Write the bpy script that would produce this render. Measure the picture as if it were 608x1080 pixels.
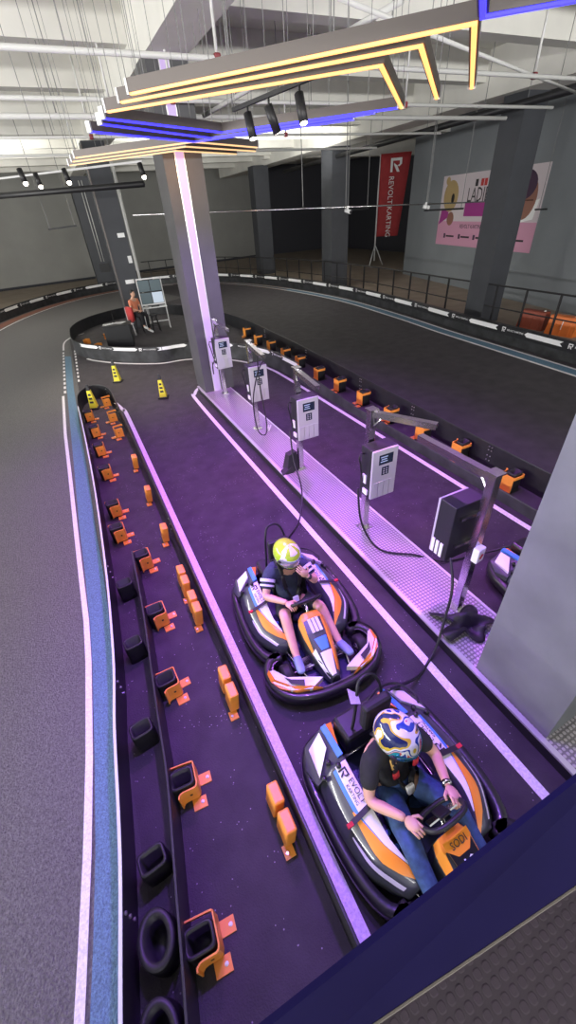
import bpy, bmesh, math, random
from mathutils import Vector, Matrix, noise
random.seed(7)
PI = math.pi
S = bpy.context.scene
C = S.collection
for o in list(bpy.data.objects):
    bpy.data.objects.remove(o)

# ------------------------------------------------------------------ camera
CZ = 3.8
F_PX = 426.49
RX = Vector((0.8929564, -0.31068299, 0.32573754))     # world X in camera axes (right, down, forward)
RY = Vector((-0.44641416, -0.51825092, 0.72947267))
RZ = Vector((-0.05782097, -0.79680115, -0.60146876))
cam_d = bpy.data.cameras.new('camera')
cam = bpy.data.objects.new('camera', cam_d); C.objects.link(cam)
cam_d.sensor_fit = 'VERTICAL'; cam_d.sensor_height = 36.0; cam_d.lens = F_PX / 1080 * 36.0
cam_d.clip_start = 0.02; cam_d.clip_end = 300
right = Vector((RX[0], RY[0], RZ[0])); down = Vector((RX[1], RY[1], RZ[1])); fwd = Vector((RX[2], RY[2], RZ[2]))
M = Matrix(((right.x, -down.x, -fwd.x, 0), (right.y, -down.y, -fwd.y, 0), (right.z, -down.z, -fwd.z, CZ), (0, 0, 0, 1)))
cam.matrix_world = M
S.camera = cam

# ------------------------------------------------------------------ world, exposure
w = bpy.data.worlds.new('world'); S.world = w; w.use_nodes = True
bg = w.node_tree.nodes['Background']
bg.inputs[0].default_value = (0.93, 0.96, 1.0, 1); bg.inputs[1].default_value = 0.85
S.view_settings.view_transform = 'Standard'; S.view_settings.look = 'None'
S.view_settings.gamma = 1.0; S.view_settings.use_curve_mapping = False
S.view_settings.exposure = 0.0

def lamp(name, kind, loc, target, energy, color, size=0.1, angle=80, blend=0.6):
    d = bpy.data.lights.new(name, kind); d.energy = energy; d.color = color
    if kind == 'SPOT':
        d.spot_size = math.radians(angle); d.spot_blend = blend; d.shadow_soft_size = size
    elif kind == 'AREA':
        d.shape = 'RECTANGLE'; d.size = size; d.size_y = blend
    else:
        d.shadow_soft_size = size
    o = bpy.data.objects.new(name, d); C.objects.link(o)
    o.location = loc
    v = Vector(target) - Vector(loc)
    o.rotation_euler = v.to_track_quat('-Z', 'Y').to_euler()
    return o
VIOLET = (0.55, 0.13, 1.0); BLUE = (0.13, 0.10, 1.0); PINK = (1.0, 0.27, 0.72)
d = lamp('daylight_from_open_side', 'AREA', (-13, 8, 3.0), (0, 9, 5.0), 2700, (1.0, 0.99, 0.96), 22, 5.0)
d = lamp('daylight_from_entrance', 'AREA', (4, -8, 4.4), (4.5, 4, 7.6), 1100, (1.0, 0.99, 0.96), 22, 4.0); d.data.spread = math.radians(95)
lamp('added_ceiling_fill', 'AREA', (8.5, 22, 4.9), (8.5, 23, 7.0), 480, (1.0, 0.99, 0.95), 8, 8)  # added up-light without a fixture, brightens the ceiling
lamp('added_ceiling_fill', 'AREA', (-3.5, 24, 4.9), (-3.5, 25, 7.0), 560, (1.0, 0.98, 0.93), 6, 8)  # second added up-light, only there to lift the ceiling at the left
for x, y, e, c in ((1.3, 9.0, 330, VIOLET), (1.2, 6.3, 420, VIOLET), (1.2, 3.6, 520, VIOLET), (1.1, 1.6, 460, (0.32, 0.12, 1.0)), (0.3, 1.6, 260, (0.34, 0.16, 1.0)), (4.1, 8.6, 330, VIOLET), (4.1, 5.6, 420, VIOLET), (4.1, 2.8, 420, VIOLET), (-0.1, 6.5, 200, VIOLET)):
    lamp('pit_spot', 'SPOT', (x, y + 0.7, 4.45), (x, y, 0), e * 1.45, c, 0.08, 100, 0.95)
for y, e, c in ((9.1, 120, PINK), (7.4, 110, BLUE), (6.0, 150, PINK), (4.6, 120, BLUE), (3.0, 170, (1.0, 0.45, 0.55)), (1.3, 90, BLUE)):
    lamp('island_spot', 'SPOT', (2.78, y + 0.2, 4.3), (2.78, y, 0), e * 1.5, c, 0.06, 42, 0.95)
lamp('pillar_spot', 'SPOT', (2.4, 7.2, 4.5), (2.8, 10.0, 1.9), 420, (0.42, 0.15, 1.0), 0.06, 55, 0.95)
lamp('hall_spot', 'SPOT', (1.3, 13.2, 5.6), (1.2, 12.6, 0), 1000, (1.0, 0.86, 0.76), 0.1, 75, 0.95)
lamp('pillar_spot', 'SPOT', (2.75, 8.9, 4.55), (2.8, 10.0, 4.2), 45, (1.0, 0.5, 0.2), 0.06, 100, 0.95)
lamp('blue_spot', 'SPOT', (2.9, 2.4, 4.6), (1.3, 0.1, 2.5), 420, (0.10, 0.06, 1.0), 0.08, 50, 0.9)

# ------------------------------------------------------------------ pixel -> place helpers (photo frame 608 x 1080)
def ray(px, py):
    d = Vector((px - 304, py - 540, F_PX))
    return Vector((RX.dot(d), RY.dot(d), RZ.dot(d)))
def on_z(px, py, z=0.0):
    d = ray(px, py); t = (z - CZ) / d.z
    return Vector((d.x * t, d.y * t, z))
def on_y(px, py, y):
    d = ray(px, py); t = y / d.y
    return Vector((d.x * t, y, CZ + d.z * t))
def on_x(px, py, x):
    d = ray(px, py); t = x / d.x
    return Vector((x, d.y * t, CZ + d.z * t))

# ------------------------------------------------------------------ materials
def mat(name, col, rough=0.5, metal=0.0, noise_amt=0.0, noise_scale=8.0, bump=0.0, bump_scale=60.0, emit=None, emit_s=0.0, spec=0.5, coat=0.0):
    m = bpy.data.materials.new(name); m.use_nodes = True
    nt = m.node_tree; b = nt.nodes['Principled BSDF']
    c = (col[0], col[1], col[2], 1)
    b.inputs['Base Color'].default_value = c
    b.inputs['Roughness'].default_value = rough; b.inputs['Metallic'].default_value = metal
    b.inputs['Specular IOR Level'].default_value = spec
    b.inputs['Coat Weight'].default_value = coat
    if emit:
        b.inputs['Emission Color'].default_value = (*emit, 1); b.inputs['Emission Strength'].default_value = emit_s
    if noise_amt or bump:
        tc = nt.nodes.new('ShaderNodeTexCoord')
    if noise_amt:
        n = nt.nodes.new('ShaderNodeTexNoise'); n.inputs['Scale'].default_value = noise_scale; n.inputs['Detail'].default_value = 6
        nt.links.new(tc.outputs['Object'], n.inputs['Vector'])
        r = nt.nodes.new('ShaderNodeMapRange'); r.inputs[1].default_value = 0.3; r.inputs[2].default_value = 0.7
        r.inputs[3].default_value = 1 - noise_amt; r.inputs[4].default_value = 1 + noise_amt
        nt.links.new(n.outputs['Fac'], r.inputs[0])
        mx = nt.nodes.new('ShaderNodeVectorMath'); mx.operation = 'SCALE'; mx.inputs[0].default_value = col[:3]
        nt.links.new(r.outputs[0], mx.inputs['Scale']); nt.links.new(mx.outputs[0], b.inputs['Base Color'])
    if bump:
        n2 = nt.nodes.new('ShaderNodeTexNoise'); n2.inputs['Scale'].default_value = bump_scale; n2.inputs['Detail'].default_value = 4
        nt.links.new(tc.outputs['Object'], n2.inputs['Vector'])
        bp = nt.nodes.new('ShaderNodeBump'); bp.inputs['Strength'].default_value = bump; bp.inputs['Distance'].default_value = 0.02
        nt.links.new(n2.outputs['Fac'], bp.inputs['Height']); nt.links.new(bp.outputs[0], b.inputs['Normal'])
    return m

def speckle(m, scale, thresh, col, amount=1.0):
    """scatter small pale flecks over the material's own colour"""
    nt = m.node_tree; b = nt.nodes['Principled BSDF']
    tc = nt.nodes.new('ShaderNodeTexCoord')
    v = nt.nodes.new('ShaderNodeTexVoronoi'); v.inputs['Scale'].default_value = scale
    nt.links.new(tc.outputs['Object'], v.inputs['Vector'])
    lt = nt.nodes.new('ShaderNodeMath'); lt.operation = 'LESS_THAN'; lt.inputs[1].default_value = thresh
    nt.links.new(v.outputs['Distance'], lt.inputs[0])
    n = nt.nodes.new('ShaderNodeTexNoise'); n.inputs['Scale'].default_value = scale * 0.12
    nt.links.new(tc.outputs['Object'], n.inputs['Vector'])
    g = nt.nodes.new('ShaderNodeMath'); g.operation = 'GREATER_THAN'; g.inputs[1].default_value = 0.55
    nt.links.new(n.outputs['Fac'], g.inputs[0])
    mu = nt.nodes.new('ShaderNodeMath'); mu.operation = 'MULTIPLY'
    nt.links.new(lt.outputs[0], mu.inputs[0]); nt.links.new(g.outputs[0], mu.inputs[1])
    m2 = nt.nodes.new('ShaderNodeMath'); m2.operation = 'MULTIPLY'; m2.inputs[1].default_value = amount
    nt.links.new(mu.outputs[0], m2.inputs[0])
    mx = nt.nodes.new('ShaderNodeMix'); mx.data_type = 'RGBA'
    nt.links.new(m2.outputs[0], mx.inputs['Factor'])
    src = b.inputs['Base Color']
    if src.is_linked: nt.links.new(src.links[0].from_socket, mx.inputs['A'])
    else: mx.inputs['A'].default_value = src.default_value
    mx.inputs['B'].default_value = (*col, 1)
    nt.links.new(mx.outputs['Result'], b.inputs['Base Color'])
    return m

def tread_plate(name, col, pitch=0.04, low=0.45, metal=0.55, bstr=0.9):
    """aluminium plate with rows of small raised lozenges"""
    m = bpy.data.materials.new(name); m.use_nodes = True
    nt = m.node_tree; b = nt.nodes['Principled BSDF']; L = nt.links.new
    b.inputs['Roughness'].default_value = 0.42; b.inputs['Metallic'].default_value = metal
    tc = nt.nodes.new('ShaderNodeTexCoord'); sp = nt.nodes.new('ShaderNodeSeparateXYZ'); L(tc.outputs['Object'], sp.inputs[0])
    def fn(op, a, bval):
        n = nt.nodes.new('ShaderNodeMath'); n.operation = op
        if hasattr(a, 'links'): L(a, n.inputs[0])
        else: n.inputs[0].default_value = a
        if bval is not None:
            if hasattr(bval, 'links'): L(bval, n.inputs[1])
            else: n.inputs[1].default_value = bval
        return n.outputs[0]
    k = PI / pitch
    sx = fn('SINE', fn('MULTIPLY', sp.outputs[0], k), None); sy = fn('SINE', fn('MULTIPLY', sp.outputs[1], k), None)
    p = fn('ABSOLUTE', fn('MULTIPLY', sx, sy), None)
    h = fn('SMOOTH_MIN', p, 0.75); 
    st = nt.nodes.new('ShaderNodeMapRange'); st.inputs[1].default_value = 0.35; st.inputs[2].default_value = 0.6; L(p, st.inputs[0])
    bp = nt.nodes.new('ShaderNodeBump'); bp.inputs['Strength'].default_value = bstr; bp.inputs['Distance'].default_value = 0.006
    L(st.outputs[0], bp.inputs['Height']); L(bp.outputs[0], b.inputs['Normal'])
    mx = nt.nodes.new('ShaderNodeMix'); mx.data_type = 'RGBA'; L(st.outputs[0], mx.inputs['Factor'])
    mx.inputs['A'].default_value = (col[0] * low, col[1] * low, col[2] * low, 1); mx.inputs['B'].default_value = (*col, 1)
    L(mx.outputs['Result'], b.inputs['Base Color'])
    return m

MT = dict(
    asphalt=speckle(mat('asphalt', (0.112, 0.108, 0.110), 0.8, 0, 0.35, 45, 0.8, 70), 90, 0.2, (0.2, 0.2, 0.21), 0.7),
    track_shaded=mat('shaded_asphalt', (0.050, 0.044, 0.052), 0.75, 0, 0.25, 3, 0.35, 90),  # same asphalt as the left track, weaker light put into a darker colour
    pit=speckle(mat('shaded_pit_asphalt', (0.032, 0.026, 0.034), 0.7, 0, 0.3, 4, 0.3, 90), 26, 0.13, (0.25, 0.22, 0.26)),  # track asphalt again, its dimmer light painted in as a darker base
    gallery=mat('gallery_floor', (0.36, 0.30, 0.24), 0.7, 0, 0.12, 1.2),
    white_paint=mat('white_line_paint', (0.72, 0.70, 0.72), 0.7, 0, 0.18, 60, 0.3, 80),
    blue_paint=mat('blue_kerb_paint', (0.10, 0.19, 0.28), 0.75, 0, 0.35, 70, 0.5, 80),
    red_paint=mat('red_kerb_paint', (0.22, 0.09, 0.06), 0.75, 0, 0.3, 20),
    concrete=mat('white_concrete', (0.74, 0.73, 0.675), 0.85, 0, 0.06, 1.5),
    wall_grey=mat('grey_wall_paint', (0.33, 0.33, 0.31), 0.8, 0, 0.07, 0.6),
    wall_blue=mat('blue_grey_wall_paint', (0.235, 0.255, 0.275), 0.8, 0, 0.07, 0.6),
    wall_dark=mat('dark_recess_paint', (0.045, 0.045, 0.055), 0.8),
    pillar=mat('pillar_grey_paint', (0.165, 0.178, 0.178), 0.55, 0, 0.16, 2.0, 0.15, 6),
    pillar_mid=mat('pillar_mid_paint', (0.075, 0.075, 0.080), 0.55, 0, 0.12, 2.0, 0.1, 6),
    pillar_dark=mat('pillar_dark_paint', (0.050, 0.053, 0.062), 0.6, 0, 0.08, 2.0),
    rubber=mat('black_rubber', (0.012, 0.012, 0.014), 0.5),
    board=mat('black_barrier_plastic', (0.018, 0.018, 0.021), 0.42, 0, 0.3, 5),
    board_scuffed=mat('scuffed_barrier_plastic', (0.03, 0.031, 0.034), 0.5, 0, 0.6, 3),
    board_edge=mat('barrier_cut_edge', (0.62, 0.68, 0.66), 0.5),
    sign_white=mat('white_sign_vinyl', (0.93, 0.93, 0.93), 0.5),
    orange=mat('orange_bracket_paint', (0.90, 0.33, 0.05), 0.4, 0, 0.06, 10),
    bolt=mat('zinc_bolt', (0.7, 0.7, 0.7), 0.3, 0.9),
    steel=mat('brushed_steel', (0.55, 0.54, 0.55), 0.22, 1.0, 0.08, 30),
    alu=mat('aluminium_trim', (0.75, 0.75, 0.76), 0.35, 0.7),
    tread=tread_plate('aluminium_tread_plate', (0.62, 0.58, 0.62)),
    tread_dark=tread_plate('dark_tread_plate', (0.036, 0.022, 0.042), 0.03, 0.8, 0.0, 0.22),
    chg_white=mat('charger_grey_cover', (0.47, 0.46, 0.48), 0.45),
    chg_black=mat('charger_black_case', (0.016, 0.016, 0.02), 0.5),
    chg_white2=mat('charger_white_connector', (0.85, 0.85, 0.86), 0.4),
    screen=mat('charger_screen', (0.02, 0.03, 0.05), 0.15),
    screen_text=mat('screen_glow', (0.25, 0.3, 0.4), 0.3, emit=(0.35, 0.45, 0.7), emit_s=0.5),
    kart_black=mat('kart_black_plastic', (0.014, 0.014, 0.016), 0.35, coat=0.2),
    kart_grey=mat('kart_dark_grey_plastic', (0.055, 0.06, 0.068), 0.28, coat=0.5),
    kart_white=mat('kart_white_decal', (0.80, 0.78, 0.82), 0.3, coat=0.4),
    kart_orange=mat('kart_orange_decal', (0.85, 0.30, 0.03), 0.35, coat=0.3),
    kart_blue=mat('kart_blue_decal', (0.08, 0.26, 0.75), 0.35, coat=0.3),
    kart_floor=mat('kart_floor_tray', (0.02, 0.025, 0.07), 0.3, 0.2),
    seat=mat('kart_seat_black', (0.012, 0.012, 0.013), 0.6),
    skin=mat('skin', (0.62, 0.36, 0.25), 0.5),
    hair=mat('black_hair', (0.012, 0.010, 0.009), 0.6),
    shirt_navy=mat('navy_shirt_cloth', (0.035, 0.045, 0.085), 0.85, 0, 0.25, 20),
    shirt_white=mat('white_sleeve_stripe', (0.65, 0.66, 0.72), 0.8),
    shirt_black=mat('black_tshirt_cloth', (0.014, 0.014, 0.017), 0.85, 0, 0.3, 15),
    shorts=mat('dark_shorts_cloth', (0.014, 0.014, 0.022), 0.9),
    jeans=mat('blue_jeans_denim', (0.035, 0.075, 0.20), 0.85, 0, 0.3, 25),
    shoe_blue=mat('blue_grey_shoe', (0.20, 0.29, 0.40), 0.6),
    shoe_dark=mat('dark_shoe', (0.02, 0.02, 0.03), 0.5),
    shoe_white=mat('white_shoe', (0.75, 0.75, 0.75), 0.6),
    lime=mat('lime_helmet', (0.46, 0.70, 0.04), 0.2, coat=0.8),
    helmet_white=mat('helmet_white', (0.85, 0.85, 0.85), 0.2, coat=0.8),
    visor=mat('visor_silver', (0.55, 0.57, 0.68), 0.1, 0.6),
    visor_dark=mat('visor_teal', (0.03, 0.22, 0.35), 0.08, 0.7),
    red_belt=mat('red_belt_webbing', (0.50, 0.02, 0.03), 0.7),
    yellow_belt=mat('tan_belt_pad', (0.60, 0.36, 0.10), 0.7),
    cone_yellow=mat('cone_yellow', (0.88, 0.78, 0.05), 0.45),
    orange_shirt=mat('orange_polo_cloth', (0.72, 0.24, 0.13), 0.8),
    trousers=mat('black_trousers_cloth', (0.012, 0.012, 0.015), 0.9),
    red_cloth=mat('red_jacket_cloth', (0.55, 0.05, 0.05), 0.8),
    white_plastic=mat('white_plastic', (0.78, 0.78, 0.78), 0.5),
    white_steel=mat('white_painted_steel', (0.72, 0.72, 0.72), 0.4),
    black_metal=mat('black_painted_metal', (0.015, 0.015, 0.017), 0.45),
    fence=mat('fence_dark_metal', (0.018, 0.017, 0.02), 0.5),
    pipe=mat('white_pipe_paint', (0.62, 0.62, 0.60), 0.5),
    wire=mat('steel_wire', (0.20, 0.20, 0.20), 0.5, 0.4),
    red_head=mat('red_pipe_clamp', (0.22, 0.03, 0.04), 0.5),
    banner=mat('red_banner_cloth', (0.40, 0.035, 0.04), 0.75, 0, 0.1, 3),
    poster=mat('poster_print', (0.70, 0.62, 0.66), 0.55),
    pink=mat('poster_pink', (0.70, 0.35, 0.50), 0.55),
    magenta=mat('poster_magenta', (0.40, 0.05, 0.28), 0.55),
    tan=mat('poster_tan', (0.50, 0.36, 0.17), 0.55),
    brown=mat('poster_brown', (0.32, 0.15, 0.11), 0.55),
    plum=mat('poster_plum', (0.07, 0.035, 0.075), 0.55),
    ink=mat('poster_ink', (0.03, 0.025, 0.03), 0.6),
    block_orange=mat('orange_road_block_plastic', (0.80, 0.19, 0.03), 0.45),
    dull_red=mat('dull_red_plastic', (0.30, 0.06, 0.03), 0.5),
    led_amber=mat('amber_led_strip', (0.3, 0.2, 0.1), 0.4, emit=(1.0, 0.44, 0.13), emit_s=2.1),
    led_blue=mat('blue_led_strip', (0.02, 0.02, 0.1), 0.4, emit=(0.035, 0.028, 1.0), emit_s=3.4),
    led_warm=mat('warm_led_strip', (0.3, 0.2, 0.1), 0.4, emit=(1.0, 0.60, 0.28), emit_s=1.2),
    led_pillar=mat('pillar_led_strip', (0.35, 0.30, 0.4), 0.4, emit=(0.62, 0.40, 0.90), emit_s=0.55),
    bulb=mat('spot_bulb', (1, 1, 1), 0.4, emit=(1.0, 0.9, 0.75), emit_s=8.0),
    housing=mat('light_housing', (0.16, 0.14, 0.13), 0.45, 0.3),
    parapet=mat('parapet_navy_panel', (0.007, 0.005, 0.040), 0.6, 0, 0.1, 3, spec=0.08),
    wheel=mat('tyre_rubber', (0.010, 0.010, 0.011), 0.6),
    scr_light=mat('monitor_glow_pale', (0.3, 0.35, 0.4), 0.3, emit=(0.75, 0.85, 1.0), emit_s=0.45),
    scr_dim=mat('monitor_glow_dim', (0.05, 0.07, 0.08), 0.3, emit=(0.4, 0.55, 0.6), emit_s=0.12),
    paper=mat('paper', (0.80, 0.80, 0.80), 0.7),
)
def rainbow(name):
    m = mat(name, (0.8, 0.8, 0.8), 0.18, coat=0.8)
    nt = m.node_tree; b = nt.nodes['Principled BSDF']
    tc = nt.nodes.new('ShaderNodeTexCoord'); n = nt.nodes.new('ShaderNodeTexNoise')
    n.inputs['Scale'].default_value = 6; n.inputs['Distortion'].default_value = 1.0; n.inputs['Detail'].default_value = 1
    nt.links.new(tc.outputs['Object'], n.inputs['Vector'])
    r = nt.nodes.new('ShaderNodeValToRGB'); r.color_ramp.interpolation = 'CONSTANT'
    cols = [(0.0, (0.02, 0.03, 0.10)), (0.36, (0.70, 0.50, 0.05)), (0.42, (0.85, 0.85, 0.85)), (0.50, (0.02, 0.06, 0.35)), (0.55, (0.80, 0.82, 0.85)), (0.59, (0.60, 0.04, 0.05)), (0.63, (0.03, 0.30, 0.42))]
    r.color_ramp.elements[0].color = (*cols[0][1], 1); r.color_ramp.elements[1].position = cols[1][0]; r.color_ramp.elements[1].color = (*cols[1][1], 1)
    for p, c in cols[2:]:
        e = r.color_ramp.elements.new(p); e.color = (*c, 1)
    nt.links.new(n.outputs['Fac'], r.inputs[0]); nt.links.new(r.outputs[0], b.inputs['Base Color'])
    return m
MT['rainbow'] = rainbow('multicolour_helmet_paint')

# ------------------------------------------------------------------ mesh builder
class MB:
    def __init__(self): self.bm = bmesh.new(); self.mi = 0
    def face(self, vs):
        try:
            f = self.bm.faces.new(vs); f.material_index = self.mi; return f
        except ValueError: return None
    def v(self, p): return self.bm.verts.new(p)
    def box(self, c, s, rot=None, bev=0.0):
        c = Vector(c); hx, hy, hz = s[0] / 2, s[1] / 2, s[2] / 2
        R = rot if rot is not None else Matrix.Identity(3)
        vs = [self.v(c + R @ Vector((x * hx, y * hy, z * hz))) for x in (-1, 1) for y in (-1, 1) for z in (-1, 1)]
        fs = [self.face([vs[i] for i in q]) for q in ((0, 1, 3, 2), (4, 6, 7, 5), (0, 4, 5, 1), (2, 3, 7, 6), (0, 2, 6, 4), (1, 5, 7, 3))]
        if bev > 0:
            es = list({e for f in fs for e in f.edges})
            r = bmesh.ops.bevel(self.bm, geom=es, offset=bev, segments=2, affect='EDGES', profile=0.5)
            for f in r['faces']: f.material_index = self.mi
        return self
    def hexa(self, b, t):
        """solid from a bottom and a top ring"""
        vb = [self.v(p) for p in b]; vt = [self.v(p) for p in t]; n = len(b)
        self.face(vb[::-1]); self.face(vt)
        for i in range(n): self.face([vb[i], vb[(i + 1) % n], vt[(i + 1) % n], vt[i]])
        return self
    def prism(self, pts, z0, z1):
        return self.hexa([Vector((p[0], p[1], z0)) for p in pts], [Vector((p[0], p[1], z1)) for p in pts])
    def poly(self, pts):
        self.face([self.v(p) for p in pts]); return self
    def tube(self, pts, r, n=8, closed=False, caps=True, flat=None):
        pts = [Vector(p) for p in pts]; N = len(pts)
        rs = r if isinstance(r, (list, tuple)) else [r] * N
        rings = []; up = None
        for i in range(N):
            if closed: t = pts[(i + 1) % N] - pts[i - 1]
            else: t = pts[min(i + 1, N - 1)] - pts[max(i - 1, 0)]
            if t.length < 1e-9: t = Vector((0, 0, 1))
            t.normalize()
            if flat is not None: up = Vector((0, 0, 1)) if abs(t.z) < 0.95 else Vector((0, 1, 0))
            if up is None: up = Vector((0, 0, 1)) if abs(t.z) < 0.9 else Vector((1, 0, 0))
            a = t.cross(up)
            if a.length < 1e-6: a = t.cross(Vector((1, 0, 0)))
            a.normalize(); b = a.cross(t).normalized(); up = b
            k = flat if flat is not None else 1.0
            rings.append([self.v(pts[i] + a * (rs[i] * math.cos(2 * PI * j / n)) + b * (rs[i] * k * math.sin(2 * PI * j / n))) for j in range(n)])
        m = N if closed else N - 1
        for i in range(m):
            A, B = rings[i], rings[(i + 1) % N]
            for j in range(n): self.face([A[j], A[(j + 1) % n], B[(j + 1) % n], B[j]])
        if caps and not closed: self.face(rings[0][::-1]); self.face(rings[-1])
        return self
    def cyl(self, a, b, r, n=16, r2=None): return self.tube([a, b], [r, r if r2 is None else r2], n)
    def lathe(self, prof, c=(0, 0, 0), n=24, R=None, sx=1, sy=1):
        c = Vector(c); rings = []; R = R or Matrix.Identity(3)
        for (r, z) in prof: rings.append([self.v(c + R @ Vector((r * sx * math.cos(2 * PI * j / n), r * sy * math.sin(2 * PI * j / n), z))) for j in range(n)])
        for A, B in zip(rings, rings[1:]):
            for j in range(n): self.face([A[j], A[(j + 1) % n], B[(j + 1) % n], B[j]])
        self.face(rings[0][::-1]); self.face(rings[-1])
        return self
    def ellip(self, c, r, n=16, m=10, R=None):
        prof = [(max(1e-3, math.sin(PI * i / m)), -math.cos(PI * i / m)) for i in range(m + 1)]
        c = Vector(c); R = R or Matrix.Identity(3); rings = []
        for (q, z) in prof: rings.append([self.v(c + R @ Vector((r[0] * q * math.cos(2 * PI * j / n), r[1] * q * math.sin(2 * PI * j / n), r[2] * z))) for j in range(n)])
        for A, B in zip(rings, rings[1:]):
            for j in range(n): self.face([A[j], A[(j + 1) % n], B[(j + 1) % n], B[j]])
        self.face(rings[0][::-1]); self.face(rings[-1])
        return self
    def sweep(self, path, prof, closed=False, caps=True):
        """sweep a (side, height) profile along a horizontal path"""
        path = [Vector((p[0], p[1], p[2] if len(p) > 2 else 0)) for p in path]; N = len(path); rings = []
        for i in range(N):
            if closed: a = path[i] - path[i - 1]; b = path[(i + 1) % N] - path[i]
            else: a = path[i] - path[max(i - 1, 0)]; b = path[min(i + 1, N - 1)] - path[i]
            if a.length < 1e-9: a = b
            if b.length < 1e-9: b = a
            a = a.normalized(); b = b.normalized(); t = (a + b).normalized()
            s = Vector((t.y, -t.x, 0)).normalized()
            k = 1 / max(0.35, math.sqrt(max(0.0, (1 + a.dot(b)) / 2)))
            rings.append([self.v(path[i] + s * (q[0] * k) + Vector((0, 0, q[1]))) for q in prof])
        n = len(prof); m = N if closed else N - 1
        for i in range(m):
            A, B = rings[i], rings[(i + 1) % N]
            for j in range(n): self.face([A[j], A[(j + 1) % n], B[(j + 1) % n], B[j]])
        if caps and not closed: self.face(rings[0][::-1]); self.face(rings[-1])
        return self
    def build(self, name, mats, parent=None, smooth=False):
        me = bpy.data.meshes.new(name)
        bmesh.ops.recalc_face_normals(self.bm, faces=self.bm.faces[:])
        self.bm.to_mesh(me); self.bm.free()
        for m in (mats if isinstance(mats, (list, tuple)) else [mats]): me.materials.append(MT[m] if isinstance(m, str) else m)
        o = bpy.data.objects.new(name, me); C.objects.link(o)
        if smooth:
            for p in me.polygons: p.use_smooth = True
        if parent: o.parent = parent
        return o

def tag(o, label, cat, group=None):
    o['label'] = label; o['category'] = cat
    if group: o['group'] = group
    return o
def thing(name, label, cat, loc=(0, 0, 0), rz=0.0, group=None):
    o = bpy.data.objects.new(name, None); C.objects.link(o); o.empty_display_size = 0.1
    o.location = loc; o.rotation_euler = (0, 0, rz)
    return tag(o, label, cat, group)
def struct(o): o['kind'] = 'structure'; return o
def kids(o): return [x for x in bpy.data.objects if x.parent == o]
def dup(root, loc, rz=0.0, label=None, group=None, scale=None):
    tree = TREES.get(root.name)
    r = root.copy(); C.objects.link(r); r.location = loc; r.rotation_euler = (0, 0, rz)
    if scale: r.scale = scale
    if label: r['label'] = label
    if group: r['group'] = group
    for ch in kids(root):
        c = ch.copy(); C.objects.link(c); c.parent = r
        for g in kids(ch):
            d = g.copy(); C.objects.link(d); d.parent = c
    return r
TREES = {}

def smooth_path(pts, per=6, closed=False):
    P = [Vector((p[0], p[1], p[2] if len(p) > 2 else 0)) for p in pts]; N = len(P); out = []
    rng = N if closed else N - 1
    for i in range(rng):
        p0 = P[i - 1] if (closed or i > 0) else P[0]; p1 = P[i]; p2 = P[(i + 1) % N]
        p3 = P[(i + 2) % N] if (closed or i + 2 < N) else P[-1]
        for k in range(per):
            t = k / per
            out.append(0.5 * ((2 * p1) + (-p0 + p2) * t + (2 * p0 - 5 * p1 + 4 * p2 - p3) * t * t + (-p0 + 3 * p1 - 3 * p2 + p3) * t ** 3))
    if not closed: out.append(P[-1])
    return out
def path_len(P):
    d = [0.0]
    for a, b in zip(P, P[1:]): d.append(d[-1] + (b - a).length)
    return d
def at_len(P, D, s):
    s = max(0, min(D[-1], s))
    for i in range(len(D) - 1):
        if D[i + 1] >= s:
            t = (s - D[i]) / max(1e-9, D[i + 1] - D[i]); return P[i].lerp(P[i + 1], t), (P[i + 1] - P[i]).normalized()
    return P[-1], (P[-1] - P[-2]).normalized()
def sub_path(P, D, s0, s1, step=0.15):
    n = max(2, int((s1 - s0) / step) + 1)
    return [at_len(P, D, s0 + (s1 - s0) * k / (n - 1))[0] for k in range(n)]

def text_mesh(txt, size, depth=0.001, align='CENTER'):
    cu = bpy.data.curves.new('lettering', 'FONT'); cu.body = txt; cu.size = size; cu.extrude = depth
    cu.align_x = align; cu.align_y = 'CENTER'; cu.resolution_u = 2
    o = bpy.data.objects.new('lettering', cu); C.objects.link(o)
    dg = bpy.context.evaluated_depsgraph_get(); dg.update()
    me = bpy.data.meshes.new_from_object(o.evaluated_get(dg))
    bpy.data.objects.remove(o); bpy.data.curves.remove(cu)
    return me
def lettering(name, txt, size, m, parent, origin, ex, ey, align='CENTER', sx=1.0):
    """flat letters at origin; ex = reading direction, ey = letter-up direction, both in parent's space"""
    me = text_mesh(txt, size, 0.0008, align); me.materials.clear(); me.materials.append(MT[m])
    ex = Vector(ex).normalized(); ey = Vector(ey).normalized(); ez = ex.cross(ey).normalized(); ey = ez.cross(ex)
    o = bpy.data.objects.new(name, me); C.objects.link(o); o.parent = parent
    for v in me.vertices: v.co = Vector(origin) + ex * v.co.x * sx + ey * v.co.y + ez * v.co.z
    return o
def add_mesh(mb, me, origin, ex, ey):
    ex = Vector(ex).normalized(); ey = Vector(ey).normalized(); ez = ex.cross(ey).normalized(); ey = ez.cross(ex)
    vs = [mb.v(Vector(origin) + ex * v.co.x + ey * v.co.y + ez * v.co.z) for v in me.vertices]
    for p in me.polygons: mb.face([vs[i] for i in p.vertices])
def logo(mb, origin, ex, ey, s):
    """angular R-like chevron mark"""
    ex = Vector(ex).normalized(); ey = Vector(ey).normalized(); ez = ex.cross(ey)
    def q(pts): mb.poly([Vector(origin) + ex * (x * s) + ey * (y * s) + ez * 0.0008 for x, y in pts])
    q([(-.5, .5), (-.5, -.5), (-.3, -.5), (-.3, .5)]); q([(-.3, .5), (-.3, .3), (.3, .3), (.5, .5)])
    q([(.3, .3), (.5, .5), (.5, .05), (.3, .05)]); q([(-.2, .15), (.1, -.05), (.35, -.5), (.1, -.5), (-.2, 0)]); q([(.1, -.05), (.3, .05), (.5, .05), (.28, -.12)])

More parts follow.
